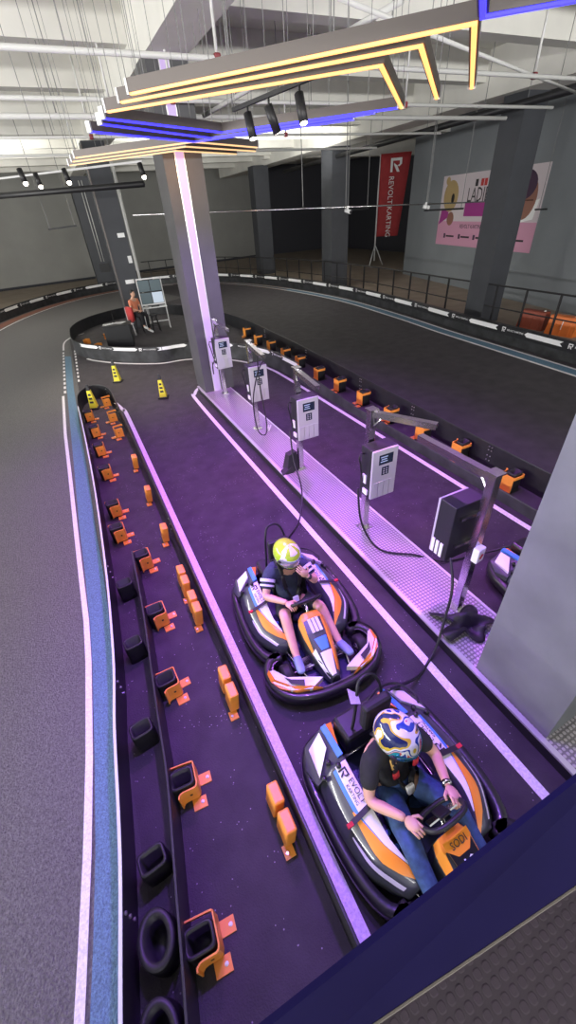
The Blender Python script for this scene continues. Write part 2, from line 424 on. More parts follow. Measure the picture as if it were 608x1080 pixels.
# ================================================================== STRUCTURE
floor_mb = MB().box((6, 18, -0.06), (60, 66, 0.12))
floor = struct(floor_mb.build('floor', 'track_shaded'))
def decal(name, pts, m, z=0.004):
    o = MB().prism(pts, 0.0005, z).build(name, m, floor); o['kind'] = 'structure'; return o
def line(name, path, wdt, m, z=0.008):
    h = wdt / 2
    o = MB().sweep(path, [(-h, 0.0005), (h, 0.0005), (h, z), (-h, z)]).build(name, m, floor); o['kind'] = 'structure'; return o
# left track: same asphalt as the right, daylight painted in as a lighter tone
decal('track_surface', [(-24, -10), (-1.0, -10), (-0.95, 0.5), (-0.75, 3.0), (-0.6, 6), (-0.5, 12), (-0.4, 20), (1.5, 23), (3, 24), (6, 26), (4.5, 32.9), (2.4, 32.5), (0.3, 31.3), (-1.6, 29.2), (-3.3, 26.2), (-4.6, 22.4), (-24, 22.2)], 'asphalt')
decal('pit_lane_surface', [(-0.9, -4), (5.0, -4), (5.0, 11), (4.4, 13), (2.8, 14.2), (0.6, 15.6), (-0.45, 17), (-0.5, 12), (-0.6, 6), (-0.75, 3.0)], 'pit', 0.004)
decal('gallery_floor', [(12.6, 0), (13.0, 13), (13.3, 18), (12.9, 24), (11.5, 28.5), (9.8, 31.9), (6, 34), (2.5, 33.6), (0, 32.3), (-2.2, 29.8), (-4, 26), (-5, 22), (-26, 22), (-26, 50), (34, 50), (34, 0)], 'gallery', 0.006)
# painted lines
line('white_line', [(-1.36, -0.4)] + [tuple(on_z(*p)[:2]) for p in ((84, 1080), (88, 1000), (92.5, 900), (94.5, 800), (93.7, 699), (91.4, 656), (86, 610), (80, 557), (74, 501), (69, 458), (66.8, 418))], 0.062, 'white_paint')
for k in range(12):
    y = 12.75 + k * 0.42
    line('white_line_dash', [(-0.855 + k * 0.012, y), (-0.85 + k * 0.012, y + 0.22)], 0.06, 'white_paint')
    if k > 1: line('white_line_dash', [(-0.46 + k * 0.012, y), (-0.455 + k * 0.012, y + 0.22)], 0.055, 'white_paint')
line('white_line', smooth_path([(-0.70, 17.9), (-0.62, 19.2), (-0.3, 20.0), (0.2, 20.4)]), 0.06, 'white_paint')
bl_px = ((95, 131, 1080), (98.6, 130.5, 1000), (101, 130, 900), (100, 126, 800), (97.7, 121.5, 699), (95, 116, 656), (90.5, 110, 610), (84, 101, 557), (79, 93, 501), (73.5, 83, 442), (70.5, 78, 410), (68.5, 75, 376))
blue_l = [(-1.25, -0.4)] + [tuple(on_z(l_, y_)[:2]) for l_, r_, y_ in bl_px]
blue_r = [(-1.12, -0.4)] + [tuple(on_z(r_, y_)[:2]) for l_, r_, y_ in bl_px]
decal('blue_kerb', blue_l + blue_r[::-1], 'blue_paint', 0.006)
line('white_line', smooth_path([(0.44, -0.6), (0.44, 4), (0.44, 9.8), (0.40, 10.5), (0.30, 11.1)], 6), 0.085, 'white_paint')
line('white_line', smooth_path([(2.14, -0.6), (2.14, 5), (2.16, 9.9), (2.25, 10.5), (2.5, 10.9), (2.9, 11.0), (3.2, 10.8)], 6), 0.085, 'white_paint')
pitR = smooth_path([(0.0, 16.1), (0.25, 15.6), (1.0, 14.68), (2.05, 13.87), (2.85, 13.75), (3.6, 13.3), (4.1, 12.75), (4.48, 12.05), (4.72, 11.3), (4.80, 10.2), (4.81, 7), (4.81, 0)], 6)
line('white_line', pitR, 0.085, 'white_paint')
outer_base = smooth_path([(11.1, -1.0), (11.3, 3.5), (11.57, 6.45), (11.75, 8.48), (11.98, 11.19), (12.3, 13.9), (12.58, 17.9), (12.4, 21.3), (11.8, 25.0), (10.8, 28.2), (9.4, 30.8), (7.2, 32.6), (4.6, 33.1), (2.4, 32.6), (0.3, 31.4), (-1.6, 29.3), (-3.3, 26.3), (-4.6, 22.5), (-5.6, 18)], 6)
oD = path_len(outer_base)
def offset(P, d):
    out = []
    for i, p in enumerate(P):
        t = (P[min(i + 1, len(P) - 1)] - P[max(i - 1, 0)]).normalized()
        out.append(p + Vector((-t.y, t.x, 0)) * d)
    return out
line('white_line', offset(outer_base, 0.72)[:70], 0.07, 'white_paint')
line('white_line', offset(outer_base, 0.30)[:70], 0.07, 'white_paint')
line('blue_kerb', offset(outer_base, 0.51)[:70], 0.33, 'blue_paint', 0.006)
line('red_kerb', offset(outer_base, 0.5)[46:], 0.55, 'red_paint', 0.006)
line('white_line', offset(outer_base, 0.9)[66:], 0.07, 'white_paint')

# walls
struct(MB().hexa([(-26, 36.0, 0), (20, 44.6, 0), (20, 44.9, 0), (-26, 36.3, 0)], [(-26, 36.0, 7.2), (20, 44.6, 7.2), (20, 44.9, 7.2), (-26, 36.3, 7.2)]).build('wall_back', 'wall_grey'))
struct(MB().hexa([(-26, 35.93, 0), (20, 44.53, 0), (20, 44.6, 0), (-26, 36.0, 0)], [(-26, 35.93, 0.16), (20, 44.53, 0.16), (20, 44.6, 0.16), (-26, 36.0, 0.16)]).build('baseboard_back', 'wall_dark'))
struct(MB().hexa([(14.4, 0.2, 0), (19.44, 23.16, 0), (21.4, 23.1, 0), (16.4, 0.2, 0)], [(14.4, 0.2, 7.2), (19.44, 23.16, 7.2), (21.4, 23.1, 7.2), (16.4, 0.2, 7.2)]).build('wall_right', 'wall_blue'))
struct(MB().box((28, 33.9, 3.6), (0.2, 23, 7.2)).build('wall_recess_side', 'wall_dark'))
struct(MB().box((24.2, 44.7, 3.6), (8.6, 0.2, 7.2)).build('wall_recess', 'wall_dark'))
# ceiling slab and its beams
ceil = MB().box((6, 22, 7.12), (60, 60, 0.24))
struct(ceil.build('ceiling', 'concrete'))
def beam(name, a, b, wdt, z0, z1=7.0):
    a = Vector((a[0], a[1], 0)); b = Vector((b[0], b[1], 0)); t = (b - a).normalized(); s = Vector((-t.y, t.x, 0)) * wdt / 2
    ring = [a - s, b - s, b + s, a + s]
    return struct(MB().hexa([p + Vector((0, 0, z0)) for p in ring], [p + Vector((0, 0, z1)) for p in ring]).build(name, 'concrete'))
trim_n = [0]
def trim(a, b, wdt, z0):
    trim_n[0] += 1; return beam('trim_%d' % trim_n[0], a, b, wdt, z0)
trim((2.82, -4), (2.82, 42), 0.74, 6.0)
trim((12.65, -2), (14.9, 41), 1.1, 5.98)
for y in (1.2, 4.6, 8.0, 11.4, 14.8, 18.2, 21.6, 25.0, 28.4, 31.8, 35.0): trim((-24, y), (2.45, y), 0.42, 6.35)
for y in (2.5, 5.9, 9.3, 12.7, 16.1, 19.5, 22.9, 26.3, 29.7, 33.1, 37): trim((3.19, y), (12.6 + y * 0.05, y), 0.42, 6.35)
for y in (10.5, 20.2, 30.0): trim((13.4, y), (26, y), 0.6, 6.2)

# ------------------------------------------------------------------ pillars
def pillar(label, pts, z1, m, z0=0.0):
    c = sum((Vector((p[0], p[1], 0)) for p in pts), Vector()) / len(pts)
    t = thing('pillar', label, 'pillar', c)
    MB().prism([(p[0] - c.x, p[1] - c.y) for p in pts], z0, z1).build('shaft', m, t)
    return t
# near right pillar with one corner towards the viewer
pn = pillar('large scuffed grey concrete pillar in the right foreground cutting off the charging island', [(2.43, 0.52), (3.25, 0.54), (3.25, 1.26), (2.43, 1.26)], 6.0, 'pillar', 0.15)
MB().box((0.07, -0.376, 3.1), (0.17, 0.03, 5.7)).build('light_strip', 'sign_white', pn)
# lit pillar at the far end of the island
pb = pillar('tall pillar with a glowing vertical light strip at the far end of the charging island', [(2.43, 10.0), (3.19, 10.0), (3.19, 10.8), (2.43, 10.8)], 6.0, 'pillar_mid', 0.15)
MB().box((-0.06, -0.41, 3.06), (0.15, 0.022, 5.82)).build('light_strip', 'led_pillar', pb)
MB().box((-0.06, -0.403, 3.06), (0.19, 0.012, 5.84)).build('strip_frame', 'alu', pb)
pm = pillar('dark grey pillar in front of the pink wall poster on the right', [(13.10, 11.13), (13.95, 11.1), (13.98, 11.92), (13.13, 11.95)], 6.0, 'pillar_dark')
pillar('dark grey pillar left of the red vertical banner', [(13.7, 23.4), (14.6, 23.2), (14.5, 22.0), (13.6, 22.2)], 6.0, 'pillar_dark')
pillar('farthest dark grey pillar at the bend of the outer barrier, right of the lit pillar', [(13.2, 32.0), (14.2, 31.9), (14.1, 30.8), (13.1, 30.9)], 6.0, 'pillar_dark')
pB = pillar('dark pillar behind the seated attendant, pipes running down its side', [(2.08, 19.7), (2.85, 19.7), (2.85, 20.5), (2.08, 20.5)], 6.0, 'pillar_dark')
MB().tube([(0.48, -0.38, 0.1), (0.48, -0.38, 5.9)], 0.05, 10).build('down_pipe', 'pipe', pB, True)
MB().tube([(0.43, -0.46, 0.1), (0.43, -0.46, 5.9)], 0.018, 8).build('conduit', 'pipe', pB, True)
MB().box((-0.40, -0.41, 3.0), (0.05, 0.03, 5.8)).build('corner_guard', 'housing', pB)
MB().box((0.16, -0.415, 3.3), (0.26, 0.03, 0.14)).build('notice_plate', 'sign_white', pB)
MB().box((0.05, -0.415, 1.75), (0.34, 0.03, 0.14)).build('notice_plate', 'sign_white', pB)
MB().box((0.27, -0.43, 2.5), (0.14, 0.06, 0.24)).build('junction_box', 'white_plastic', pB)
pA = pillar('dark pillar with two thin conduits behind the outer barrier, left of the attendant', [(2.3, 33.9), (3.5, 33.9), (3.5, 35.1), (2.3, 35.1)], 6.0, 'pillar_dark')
for dx in (-0.05, 0.12): MB().tube([(dx, -0.63, 1.6), (dx, -0.63, 5.8)], 0.025, 8).build('conduit', 'pipe', pA, True)
MB().box((0.05, -0.66, 1.25), (0.62, 0.1, 0.5)).build('cabinet_box', 'black_metal', pA)

# ------------------------------------------------------------------ charging island (tread plate)
isl = thing('charging_island', 'long raised aluminium tread plate island carrying the charger posts', 'platform', (2.74, 5.3, 0))
MB().box((0, 0, 0.065), (0.72, 10.6, 0.13)).build('rubber_side', 'rubber', isl)
MB().box((0, 0, 0.140), (0.72, 10.6, 0.02)).build('tread_plate', 'tread', isl)
MB().box((-0.345, 0, 0.145), (0.05, 10.62, 0.024)).build('edge_trim', 'alu', isl)
MB().box((0.345, 0, 0.145), (0.03, 10.62, 0.024)).build('edge_trim', 'alu', isl)
IZ = 0.15

# ------------------------------------------------------------------ chargers
def charger(i, x, y, arm, label, first=None, cab_rot=0.0, cab_off=(0.02, -0.17)):
    t = thing('kart_charger', label, 'charger', (x, y, IZ), 0, 'kart chargers along the island')
    h = 1.88 - IZ
    MB().box((0, 0, h / 2), (0.085, 0.085, h), bev=0.006).build('post', 'steel', t)
    MB().box((0, 0, 0.006), (0.17, 0.17, 0.012)).build('base_plate', 'steel', t)
    bb = MB()
    for sx in (-1, 1):
        for sy in (-1, 1): bb.cyl((sx * 0.065, sy * 0.065, 0.012), (sx * 0.065, sy * 0.065, 0.026), 0.011, 6)
    bb.build('anchor_bolt', 'bolt', t)
    MB().box((0, 0, h + 0.008), (0.12, 0.12, 0.016)).build('post_cap', 'steel', t)
    # cable arm : slotted channel
    a = Vector((arm[0] - x, arm[1] - y, 0)); L = a.length; a.normalize(); ang = math.atan2(a.y, a.x); R = Matrix.Rotation(ang, 3, 'Z')
    am = MB()
    for dy in (-0.033, 0.033): am.box(Vector((0, 0, h - 0.045)) + R @ Vector((L / 2, dy, 0)), (L, 0.008, 0.065), R)
    am.box(Vector((0, 0, h - 0.012)) + R @ Vector((L / 2, 0, 0)), (L, 0.074, 0.006), R)
    ar = am.build('cable_arm', 'steel', t)
    MB().tube([Vector((0, 0, h - 0.24)), Vector((0, 0, h - 0.05)) + a * 0.16], 0.012, 6).build('arm_brace', 'steel', t)
    MB().cyl(Vector((0, 0, h - 0.06)) + a * 0.05, Vector((0, 0, h + 0.0)) + a * 0.05, 0.022, 10).build('pivot_bolt', 'bolt', t)
    # cabinet
    cr = Matrix.Rotation(cab_rot, 3, 'Z'); cc = Vector((cab_off[0], cab_off[1], 0)); z0, z1 = 0.84 - IZ, 1.51 - IZ
    def P(lx, ly, lz): return cc + cr @ Vector((lx, ly, 0)) + Vector((0, 0, lz))
    cab = MB().box(P(0, 0, (z0 + z1) / 2), (0.37, 0.20, z1 - z0), cr, 0.008).build('cabinet', 'chg_black', t)
    fr = MB().box(P(0, -0.112, (z0 + z1) / 2 - 0.005), (0.36, 0.03, z1 - z0 - 0.01), cr, 0.006)
    for k in range(4): fr.box(P(-0.125 + 0.083 * k, -0.130, z0 + 0.12), (0.07, 0.012, 0.22), cr)
    fr.build('front_cover', 'chg_white', cab)
    MB().box(P(0.01, -0.1285, z1 - 0.14), (0.20, 0.006, 0.13), cr).build('display', 'screen', cab)
    dm = MB()
    for k in range(3): dm.box(P(-0.02, -0.1325, z1 - 0.105 - 0.03 * k), (0.10 - 0.02 * (k % 2), 0.002, 0.012), cr)
    dm.build('display_text', 'screen_text', cab)
    kp = MB().box(P(0.01, -0.1285, z1 - 0.30), (0.10, 0.006, 0.11), cr)
    kp.build('keypad', 'screen', cab)
    for r_ in range(3):
        for c_ in range(2): MB().box(P(-0.012 + 0.04 * c_, -0.133, z1 - 0.27 - 0.03 * r_), (0.02, 0.003, 0.015), cr).build('keypad_key', 'chg_white', cab)
    MB().box(P(-0.19, 0.0, z0 + 0.25), (0.02, 0.07, 0.12), cr, 0.004).build('side_breaker', 'chg_white2', cab)
    MB().box(P(-0.19, -0.03, z0 + 0.08), (0.03, 0.09, 0.07), cr, 0.004).build('side_socket', 'chg_white2', cab)
    MB().tube([P(-0.2, 0.02, z1 - 0.08), P(-0.25, 0.02, z1 - 0.06), P(-0.27, 0.02, z1 - 0.12), P(-0.25, 0.02, z1 - 0.2), P(-0.22, 0.02, z0 + 0.3), P(-0.2, 0.02, z0 + 0.2)], 0.011, 8).build('power_lead', 'rubber', cab, True)
    for zz in (z1 - 0.15, z0 + 0.18): MB().box(P(0.0, 0.115, zz), (0.22, 0.03, 0.035), cr).build('mounting_rail', 'steel', cab)
    return t
posts = [(2.84, 9.7), (2.73, 7.35), (2.74, 5.45), (2.75, 3.58), (2.82, 1.9)]
charger(0, *posts[0], (2.75, 8.55), 'grey kart charger beside the lit pillar, farthest along the island')
charger(1, *posts[1], (2.62, 6.42), 'grey kart charger with looping cable, second nearest to the lit pillar')
charger(2, *posts[2], (2.64, 4.64), 'grey kart charger on the post with a black rubber boot at its foot')
charger(3, *posts[3], (3.12, 2.92), 'grey kart charger whose cable crosses the island to the right lane')
c5 = charger(4, *posts[4], (2.80, 2.82), 'black-backed kart charger nearest the foreground pillar, with a white plug box', None, PI, (-0.045, 0.22))
for k in range(3): MB().box((-0.235, 0.30 - 0.055 * k, 0.80), (0.012, 0.035, 0.17)).build('side_bar', 'chg_white2', c5)
MB().box((-0.02, -0.075, 0.86), (0.11, 0.07, 0.17), Matrix.Rotation(0.15, 3, 'Z'), 0.01).build('plug_box', 'chg_white2', c5)
MB().box((-0.02, -0.112, 0.855), (0.03, 0.004, 0.06), Matrix.Rotation(0.5, 3, 'Y')).build('plug_box_mark', 'red_belt', c5)
def cable(label, pts, r=0.014, grp='charging cables'):
    o = MB().tube(smooth_path(pts, 8), r, 8).build('charging_cable', 'rubber', None, True)
    return tag(o, label, 'cable', grp)
cable('black charging cable hanging from the charger beside the lit pillar', [(2.60, 9.55, 1.0), (2.56, 9.45, 0.75), (2.55, 9.4, 0.95), (2.60, 9.3, 1.15), (2.72, 9.35, 1.75), (2.80, 9.1, 1.82)], 0.011)
cable('black charging cable in a long hanging loop at the second charger', [(2.62, 6.42, 1.78), (2.60, 6.7, 1.5), (2.55, 6.95, 0.9), (2.56, 6.9, 0.35), (2.68, 6.85, 0.22), (2.78, 6.95, 0.4), (2.76, 7.05, 1.1), (2.74, 7.0, 1.75)], 0.012)
cable('black charging cable running down to the kart with the lime-helmeted driver', [(2.50, 5.3, 1.0), (2.44, 5.1, 0.6), (2.36, 4.7, 0.26), (2.1, 4.3, 0.05), (1.75, 4.0, 0.03), (1.55, 3.7, 0.12), (1.42, 3.45, 0.42)], 0.013)
cable('black charging cable crossing the tread plate into the right lane', [(2.52, 3.45, 0.95), (2.50, 3.3, 0.5), (2.62, 3.05, 0.19), (2.95, 2.75, 0.175), (3.25, 2.6, 0.05), (3.6, 2.5, 0.035), (3.95, 2.35, 0.12), (4.1, 2.1, 0.4)], 0.014)
cable('black charging cable dropping from the nearest charger to the kart with the black-shirted driver', [(2.62, 1.98, 0.92), (2.52, 1.8, 0.7), (2.42, 1.72, 0.35), (2.33, 1.66, 0.15), (2.2, 1.6, 0.03), (1.95, 1.5, 0.03), (1.62, 1.42, 0.25), (1.42, 1.34, 0.48)], 0.014)

# rubber boot and rubber mat scraps on the island
rb = MB()
rb.hexa([(-0.12, -0.12, 0), (0.13, -0.1, 0), (0.12, 0.1, 0), (-0.1, 0.12, 0)], [(-0.05, -0.06, 0.3), (0.1, -0.05, 0.34), (0.09, 0.06, 0.34), (-0.05, 0.07, 0.3)])
rb.hexa([(-0.22, -0.14, 0), (0.0, -0.14, 0), (0.0, 0.02, 0), (-0.2, 0.0, 0)], [(-0.20, -0.12, 0.025), (0.0, -0.10, 0.12), (0.0, 0.0, 0.12), (-0.19, 0.0, 0.03)])
o = rb.build('rubber_boot', 'rubber', None, False); o.location = (2.58, 5.52, IZ)
tag(o, 'black rubber boot standing at the foot of the middle charger post', 'rubber boot')
def cloth_blob():
    bm = MB(); n, m = 22, 16; vs = []
    for i in range(n + 1):
        row = []
        for j in range(m + 1):
            u, v = i / n, j / m
            x = (u - 0.5) * 0.62; y = (v - 0.5) * 0.44
            edge = min(u, 1 - u, v, 1 - v)
            rr = math.hypot((u - .5) * 2, (v - .5) * 2)
            lobes = 0.75 + 0.25 * math.cos(5 * math.atan2(v - .5, u - .5) + 0.6)
            x *= lobes; y *= lobes
            z = 0.04 + 0.17 * math.exp(-3 * ((u - .45) ** 2 + (v - .6) ** 2) / 0.12) + 0.06 * math.sin(7 * u + 3 * v) * (1 - rr * 0.3) + 0.03 * math.sin(11 * v)
            row.append(bm.v((x, y, max(0.004, z))))
        vs.append(row)
    for i in range(n):
        for j in range(m): bm.face([vs[i][j], vs[i + 1][j], vs[i + 1][j + 1], vs[i][j + 1]])
    o = bm.build('rubber_cover', 'rubber', None, True)
    s = o.modifiers.new('t', 'SOLIDIFY'); s.thickness = 0.012; s.offset = 1
    return o
o = cloth_blob(); o.location = (2.69, 1.66, IZ); o.rotation_euler = (0, 0, -0.35)
tag(o, 'crumpled black rubber cover lying on the tread plate beside the foreground pillar', 'rubber cover')
def white_tool(loc, rz, label):
    m = MB(); m.cyl((-0.09, 0, 0.02), (0.09, 0, 0.05), 0.014, 8); m.cyl((-0.09, 0.05, 0.02), (0.09, 0.045, 0.05), 0.012, 8); m.box((0, 0.025, 0.035), (0.03, 0.06, 0.02))
    o = m.build('cable_clamp', 'white_plastic'); o.location = loc; o.rotation_euler = (0, 0, rz); tag(o, label, 'clamp')
white_tool((2.92, 7.15, IZ), 0.9, 'white two-bar clamp lying by the second charger post')

# ------------------------------------------------------------------ barriers
def barrier(name, label, path, h, th, m='board', z0=0.0):
    t = thing(name, label, 'barrier', path[0])
    P = [p - path[0] for p in path]
    MB().sweep(P, [(-th / 2, z0), (th / 2, z0), (th / 2, h - 0.012), (th * 0.3, h), (-th * 0.3, h), (-th / 2, h - 0.012)]).build('board', m, t)
    return t, P
# pit divider : outer board, nose and lane board in one run
div_path = smooth_path([(-1.10, -0.8), (-0.97, 0.4), (-0.85, 1.3), (-0.77, 2.2), (-0.68, 3.0), (-0.60, 4.4), (-0.54, 6.6), (-0.53, 9.0), (-0.54, 10.6), (-0.48, 11.3), (-0.26, 11.72), (0.04, 11.74), (0.25, 11.2), (0.29, 10.2), (0.33, 8.0), (0.345, 5.0), (0.35, 0.0), (0.35, -0.8)], 6)
t, P = barrier('track_barrier', 'black hairpin board barrier around the pit divider, pale upper edge beside the blue kerb', div_path, 0.36, 0.022)
n_edge = 8 * 6
MB().sweep(P[:n_edge], [(-0.011, 0.355), (0.011, 0.355), (0.011, 0.363), (-0.011, 0.363)]).build('edge_strip', 'board_edge', t)
for i in (10, 22, 30, 40, 70, 78, 90):
    p = P[i]; q = (P[i + 1] - P[i - 1]).normalized(); s = Vector((q.y, -q.x, 0))
    b_ = MB()
    for dz in (0.1, 0.2, 0.3): b_.cyl(p + s * 0.004 + Vector((0, 0, dz)), p + s * 0.022 + Vector((0, 0, dz)), 0.012, 8)
    b_.build('joint_bolts', 'bolt', t)
sec_path = smooth_path([(-0.78, -0.5), (-0.63, 0.41), (-0.55, 0.96), (-0.455, 1.62), (-0.41, 2.21), (-0.31, 3.45), (-0.26, 4.49)], 6)
t2, _ = barrier('inner_barrier', 'short black board inside the pit divider, parallel to the pale-edged barrier', sec_path, 0.35, 0.022)

# rubber springs (hollow square or oval blocks) and their orange brackets
def ring_block(n, rx, ry, h, wall, sq):
    m = MB()
    def sup(a, rx, ry):
        c, s = math.cos(a), math.sin(a); e = 2 / sq
        return (rx * math.copysign(abs(c) ** e, c), ry * math.copysign(abs(s) ** e, s))
    prof = [(1, 0.0), (1.02, h * 0.3), (1.02, h * 0.7), (1.0, h * 0.96), (0.97, h)]
    rings = []
    for k, z in prof: rings.append([m.v((*[q * k for q in sup(2 * PI * j / n, rx, ry)], z)) for j in range(n)])
    for z in (h, 0.01): rings.append([m.v((*sup(2 * PI * j / n, rx - wall, ry - wall), z)) for j in range(n)])
    for A, B in zip(rings, rings[1:]):
        for j in range(n): m.face([A[j], A[(j + 1) % n], B[(j + 1) % n], B[j]])
    m.face(rings[0][::-1]); m.face(rings[-1])
    return m
def make_spring(name, label, oval=False):
    o = ring_block(28, 0.095 if not oval else 0.115, 0.075 if not oval else 0.15, 0.25, 0.020 if not oval else 0.045, 5.0 if not oval else 2.0).build(name, 'rubber', None, True)
    return tag(o, label, 'rubber block', None)
def make_bracket(label):
    """orange folded steel bracket: upright plate, hooked strap, curled wing, two bolted feet; faces local -x"""
    t = thing('barrier_bracket', label, 'bracket')
    up = MB()
    def cu(pts, z0, z1): up.sweep([(x, y, 0) for x, y in pts], [(-0.005, z0), (0.005, z0), (0.005, z1), (-0.005, z1)])
    cu([(0.004, 0.095), (0.004, 0.03), (0.004, -0.07), (-0.004, -0.092), (-0.02, -0.100), (-0.10, -0.100), (-0.125, -0.104), (-0.142, -0.118), (-0.145, -0.136)], 0.03, 0.225)
    up.build('upright_plate', 'orange', t)
    hk = MB()
    hk.sweep([(0.004, 0.085, 0.0), (-0.002, 0.097, 0), (-0.03, 0.100, 0), (-0.17, 0.108, 0), (-0.192, 0.100, 0), (-0.198, 0.085, 0), (-0.190, 0.072, 0)], [(-0.005, 0.19), (0.005, 0.19), (0.005, 0.225), (-0.005, 0.225)])
    hk.build('hook_strap', 'orange', t)
    for (cx, cy) in ((0.055, 0.02), (-0.02, -0.14)):
        f = MB().box((cx, cy, 0.006), (0.10 if cy > 0 else 0.11, 0.085, 0.012)).build('foot', 'orange', t)
        b_ = MB()
        b_.lathe([(0.013, 0.012), (0.013, 0.016), (0.008, 0.016), (0.008, 0.026)], (cx + 0.022, cy + 0.0, 0), 10)
        b_.build('bolt', 'bolt', f)
    MB().cyl((-0.06, -0.104, 0.13), (-0.06, -0.1075, 0.13), 0.012, 10).build('plate_hole', 'rubber', t)
    return t
row = [tuple(on_z(x, y, 0.12)[:2]) for x, y in ((98, 438), (105, 454), (110.5, 473), (117.5, 497), (127, 535), (132, 560), (159, 588), (175, 646), (188, 718), (207.5, 821), (230, 983))]
near_lbl = ['orange left-row bracket just in front of the cone in the barrier nose', 'orange left-row bracket, second from the barrier nose', 'orange left-row bracket, third from the barrier nose', 'orange left-row bracket, fourth from the barrier nose',
            'orange left-row bracket, rear one of the close-set pair', 'orange left-row bracket, front one of the close-set pair', 'orange bracket at the far end of the short inner board', 'orange bracket second along the short inner board',
            'orange bracket beside the short inner board, level with the far kart', 'orange bracket beside the short inner board, second nearest to the viewer', 'largest orange bracket, nearest to the viewer on the divider floor']
proto = make_bracket(near_lbl[0])
sp = make_spring('rubber_spring', 'x'); so = make_spring('rubber_tube', 'x', True)
pos_l = []
for i, (x, y) in enumerate(row):
    rz = math.radians(-4 + (i * 37 % 9))
    if i == 0:
        proto.location = (x, y, 0.004); proto.rotation_euler = (0, 0, rz); proto['group'] = 'orange brackets in the left row'
    else: dup(proto, (x, y, 0.004), rz, near_lbl[i], 'orange brackets in the left row')
    s = sp if i == 0 else sp.copy()
    if i: C.objects.link(s)
    s.location = (x - 0.100, y + 0.0, 0.004); s.rotation_euler = (0, 0, rz)
    s['label'] = 'black rubber block at the ' + near_lbl[i].replace('orange ', '').replace('just ', '').replace('short ', ''); s['group'] = 'rubber blocks in the left row'
mid = [(-0.455, 4.06, 'rubber block between the two boards, farthest of its row'), (-0.50, 3.12, 'rubber block between the two boards, second from the far end'), (-0.585, 2.17, 'rubber block between the two boards, third from the far end'), (-0.68, 1.22, 'rubber block between the two boards, nearest of the square ones')]
for x, y, l in mid:
    s = sp.copy(); C.objects.link(s); s.location = (x, y, 0.004); s.rotation_euler = (0, 0, 0.12); s['label'] = 'black hollow square ' + l; s['group'] = 'rubber blocks between the boards'
so.location = (-0.735, 0.82, 0.004); so['label'] = 'black round rubber tube between the boards, the farther of two'; so['group'] = 'round rubber tubes between the boards'
s = so.copy(); C.objects.link(s); s.location = (-0.80, 0.44, 0.004); s['label'] = 'black round rubber tube between the boards at the bottom edge of the photo'
# right side of the divider
rr = [(0.02, 11.0, 'orange bracket inside the barrier nose, right of the cone'), (0.03, 9.9, 'orange right-row bracket second from the barrier nose'), (0.04, 8.95, 'orange right-row bracket third from the barrier nose')]
for x, y, l in rr: dup(proto, (x, y, 0.004), 0.1, l, 'orange brackets in the right row', (-1, 1, 1))
def make_clip(label, pads):
    """one or two curved orange pads pressed against the board, on a foot"""
    t = thing('barrier_clip', label, 'bracket')
    for k in range(pads):
        y0 = (k - (pads - 1) / 2) * 0.20
        p = MB().box((0.01 + 0.035 * k * 0, y0, 0.15), (0.09, 0.16, 0.24), Matrix.Rotation(0.12, 3, 'Y'), 0.014)
        p.build('pad', 'orange', t)
    f = MB().box((-0.03, -0.10 * pads, 0.008), (0.08, 0.09, 0.012)); f.build('foot', 'orange', t)
    MB().cyl((-0.045, -0.105 * pads, 0.012), (-0.045, -0.105 * pads, 0.03), 0.012, 8).build('bolt', 'bolt', t)
    return t
cl1 = make_clip('x', 1); cl2 = make_clip('x', 2)
clips = [(142, 487, 1, 'single orange clip on the lane board, farthest of the clips'), (156, 521, 1, 'single orange clip on the lane board, second of the clips'), (173, 562, 1, 'single orange clip on the lane board beside the close-set brackets'),
         (193, 613, 2, 'double orange clip on the lane board, farthest of the doubles'), (205, 641, 2, 'double orange clip on the lane board right behind the farthest double'), (240, 726, 2, 'double orange clip on the lane board beside the far kart'), (295, 858, 2, 'double orange clip on the lane board nearest to the viewer')]
clips = [(*on_z(a_, b_, 0.15)[:2], k_, l_) for a_, b_, k_, l_ in clips]
used = {1: False, 2: False}
for x, y, k, l in clips:
    src = cl1 if k == 1 else cl2
    if not used[k]: src.location = (x, y, 0.004); src['label'] = l; src['group'] = 'orange clips on the lane board'; used[k] = True
    else: dup(src, (x, y, 0.004), 0, l, 'orange clips on the lane board')

# right lane barrier: curved front board with sign panels, and rear board
front_path = offset(pitR, 0.0)
front_path = [p for p in smooth_path([(-0.30, 18.3), (-0.28, 17.2), (-0.05, 16.35), (0.32, 15.75), (1.05, 14.82), (2.08, 14.02), (2.9, 13.9), (3.68, 13.43), (4.2, 12.88), (4.6, 12.15), (4.86, 11.35), (4.95, 10.2), (4.97, 7), (5.0, 4), (5.0, 0.2)], 6)]
tf = thing('track_barrier', 'black barrier with white sign panels curving round the attendant area into the right pit lane', 'barrier', front_path[0])
Pf = [p - front_path[0] for p in front_path]
def fh(p):
    y = p.y + front_path[0].y
    return 0.48 if y > 11.8 or p.x + front_path[0].x < 4.4 else 0.19 + 0.29 * max(0, min(1, (y - 7.0) / 4.8))
fm_ = MB(); rg = []
for i, p in enumerate(Pf):
    t_ = (Pf[min(i + 1, len(Pf) - 1)] - Pf[max(i - 1, 0)]).normalized(); sv = Vector((t_.y, -t_.x, 0)); h_ = fh(p)
    rg.append([fm_.v(p + sv * q[0] + Vector((0, 0, q[1]))) for q in ((-0.015, 0), (0.015, 0), (0.015, h_ - 0.012), (0.008, h_), (-0.008, h_), (-0.015, h_ - 0.012))])
for A, B in zip(rg, rg[1:]):
    for j in range(6): fm_.face([A[j], A[(j + 1) % 6], B[(j + 1) % 6], B[j]])
fm_.face(rg[0][::-1]); fm_.face(rg[-1]); fm_.build('board', 'board_scuffed', tf)
Df = path_len(Pf)
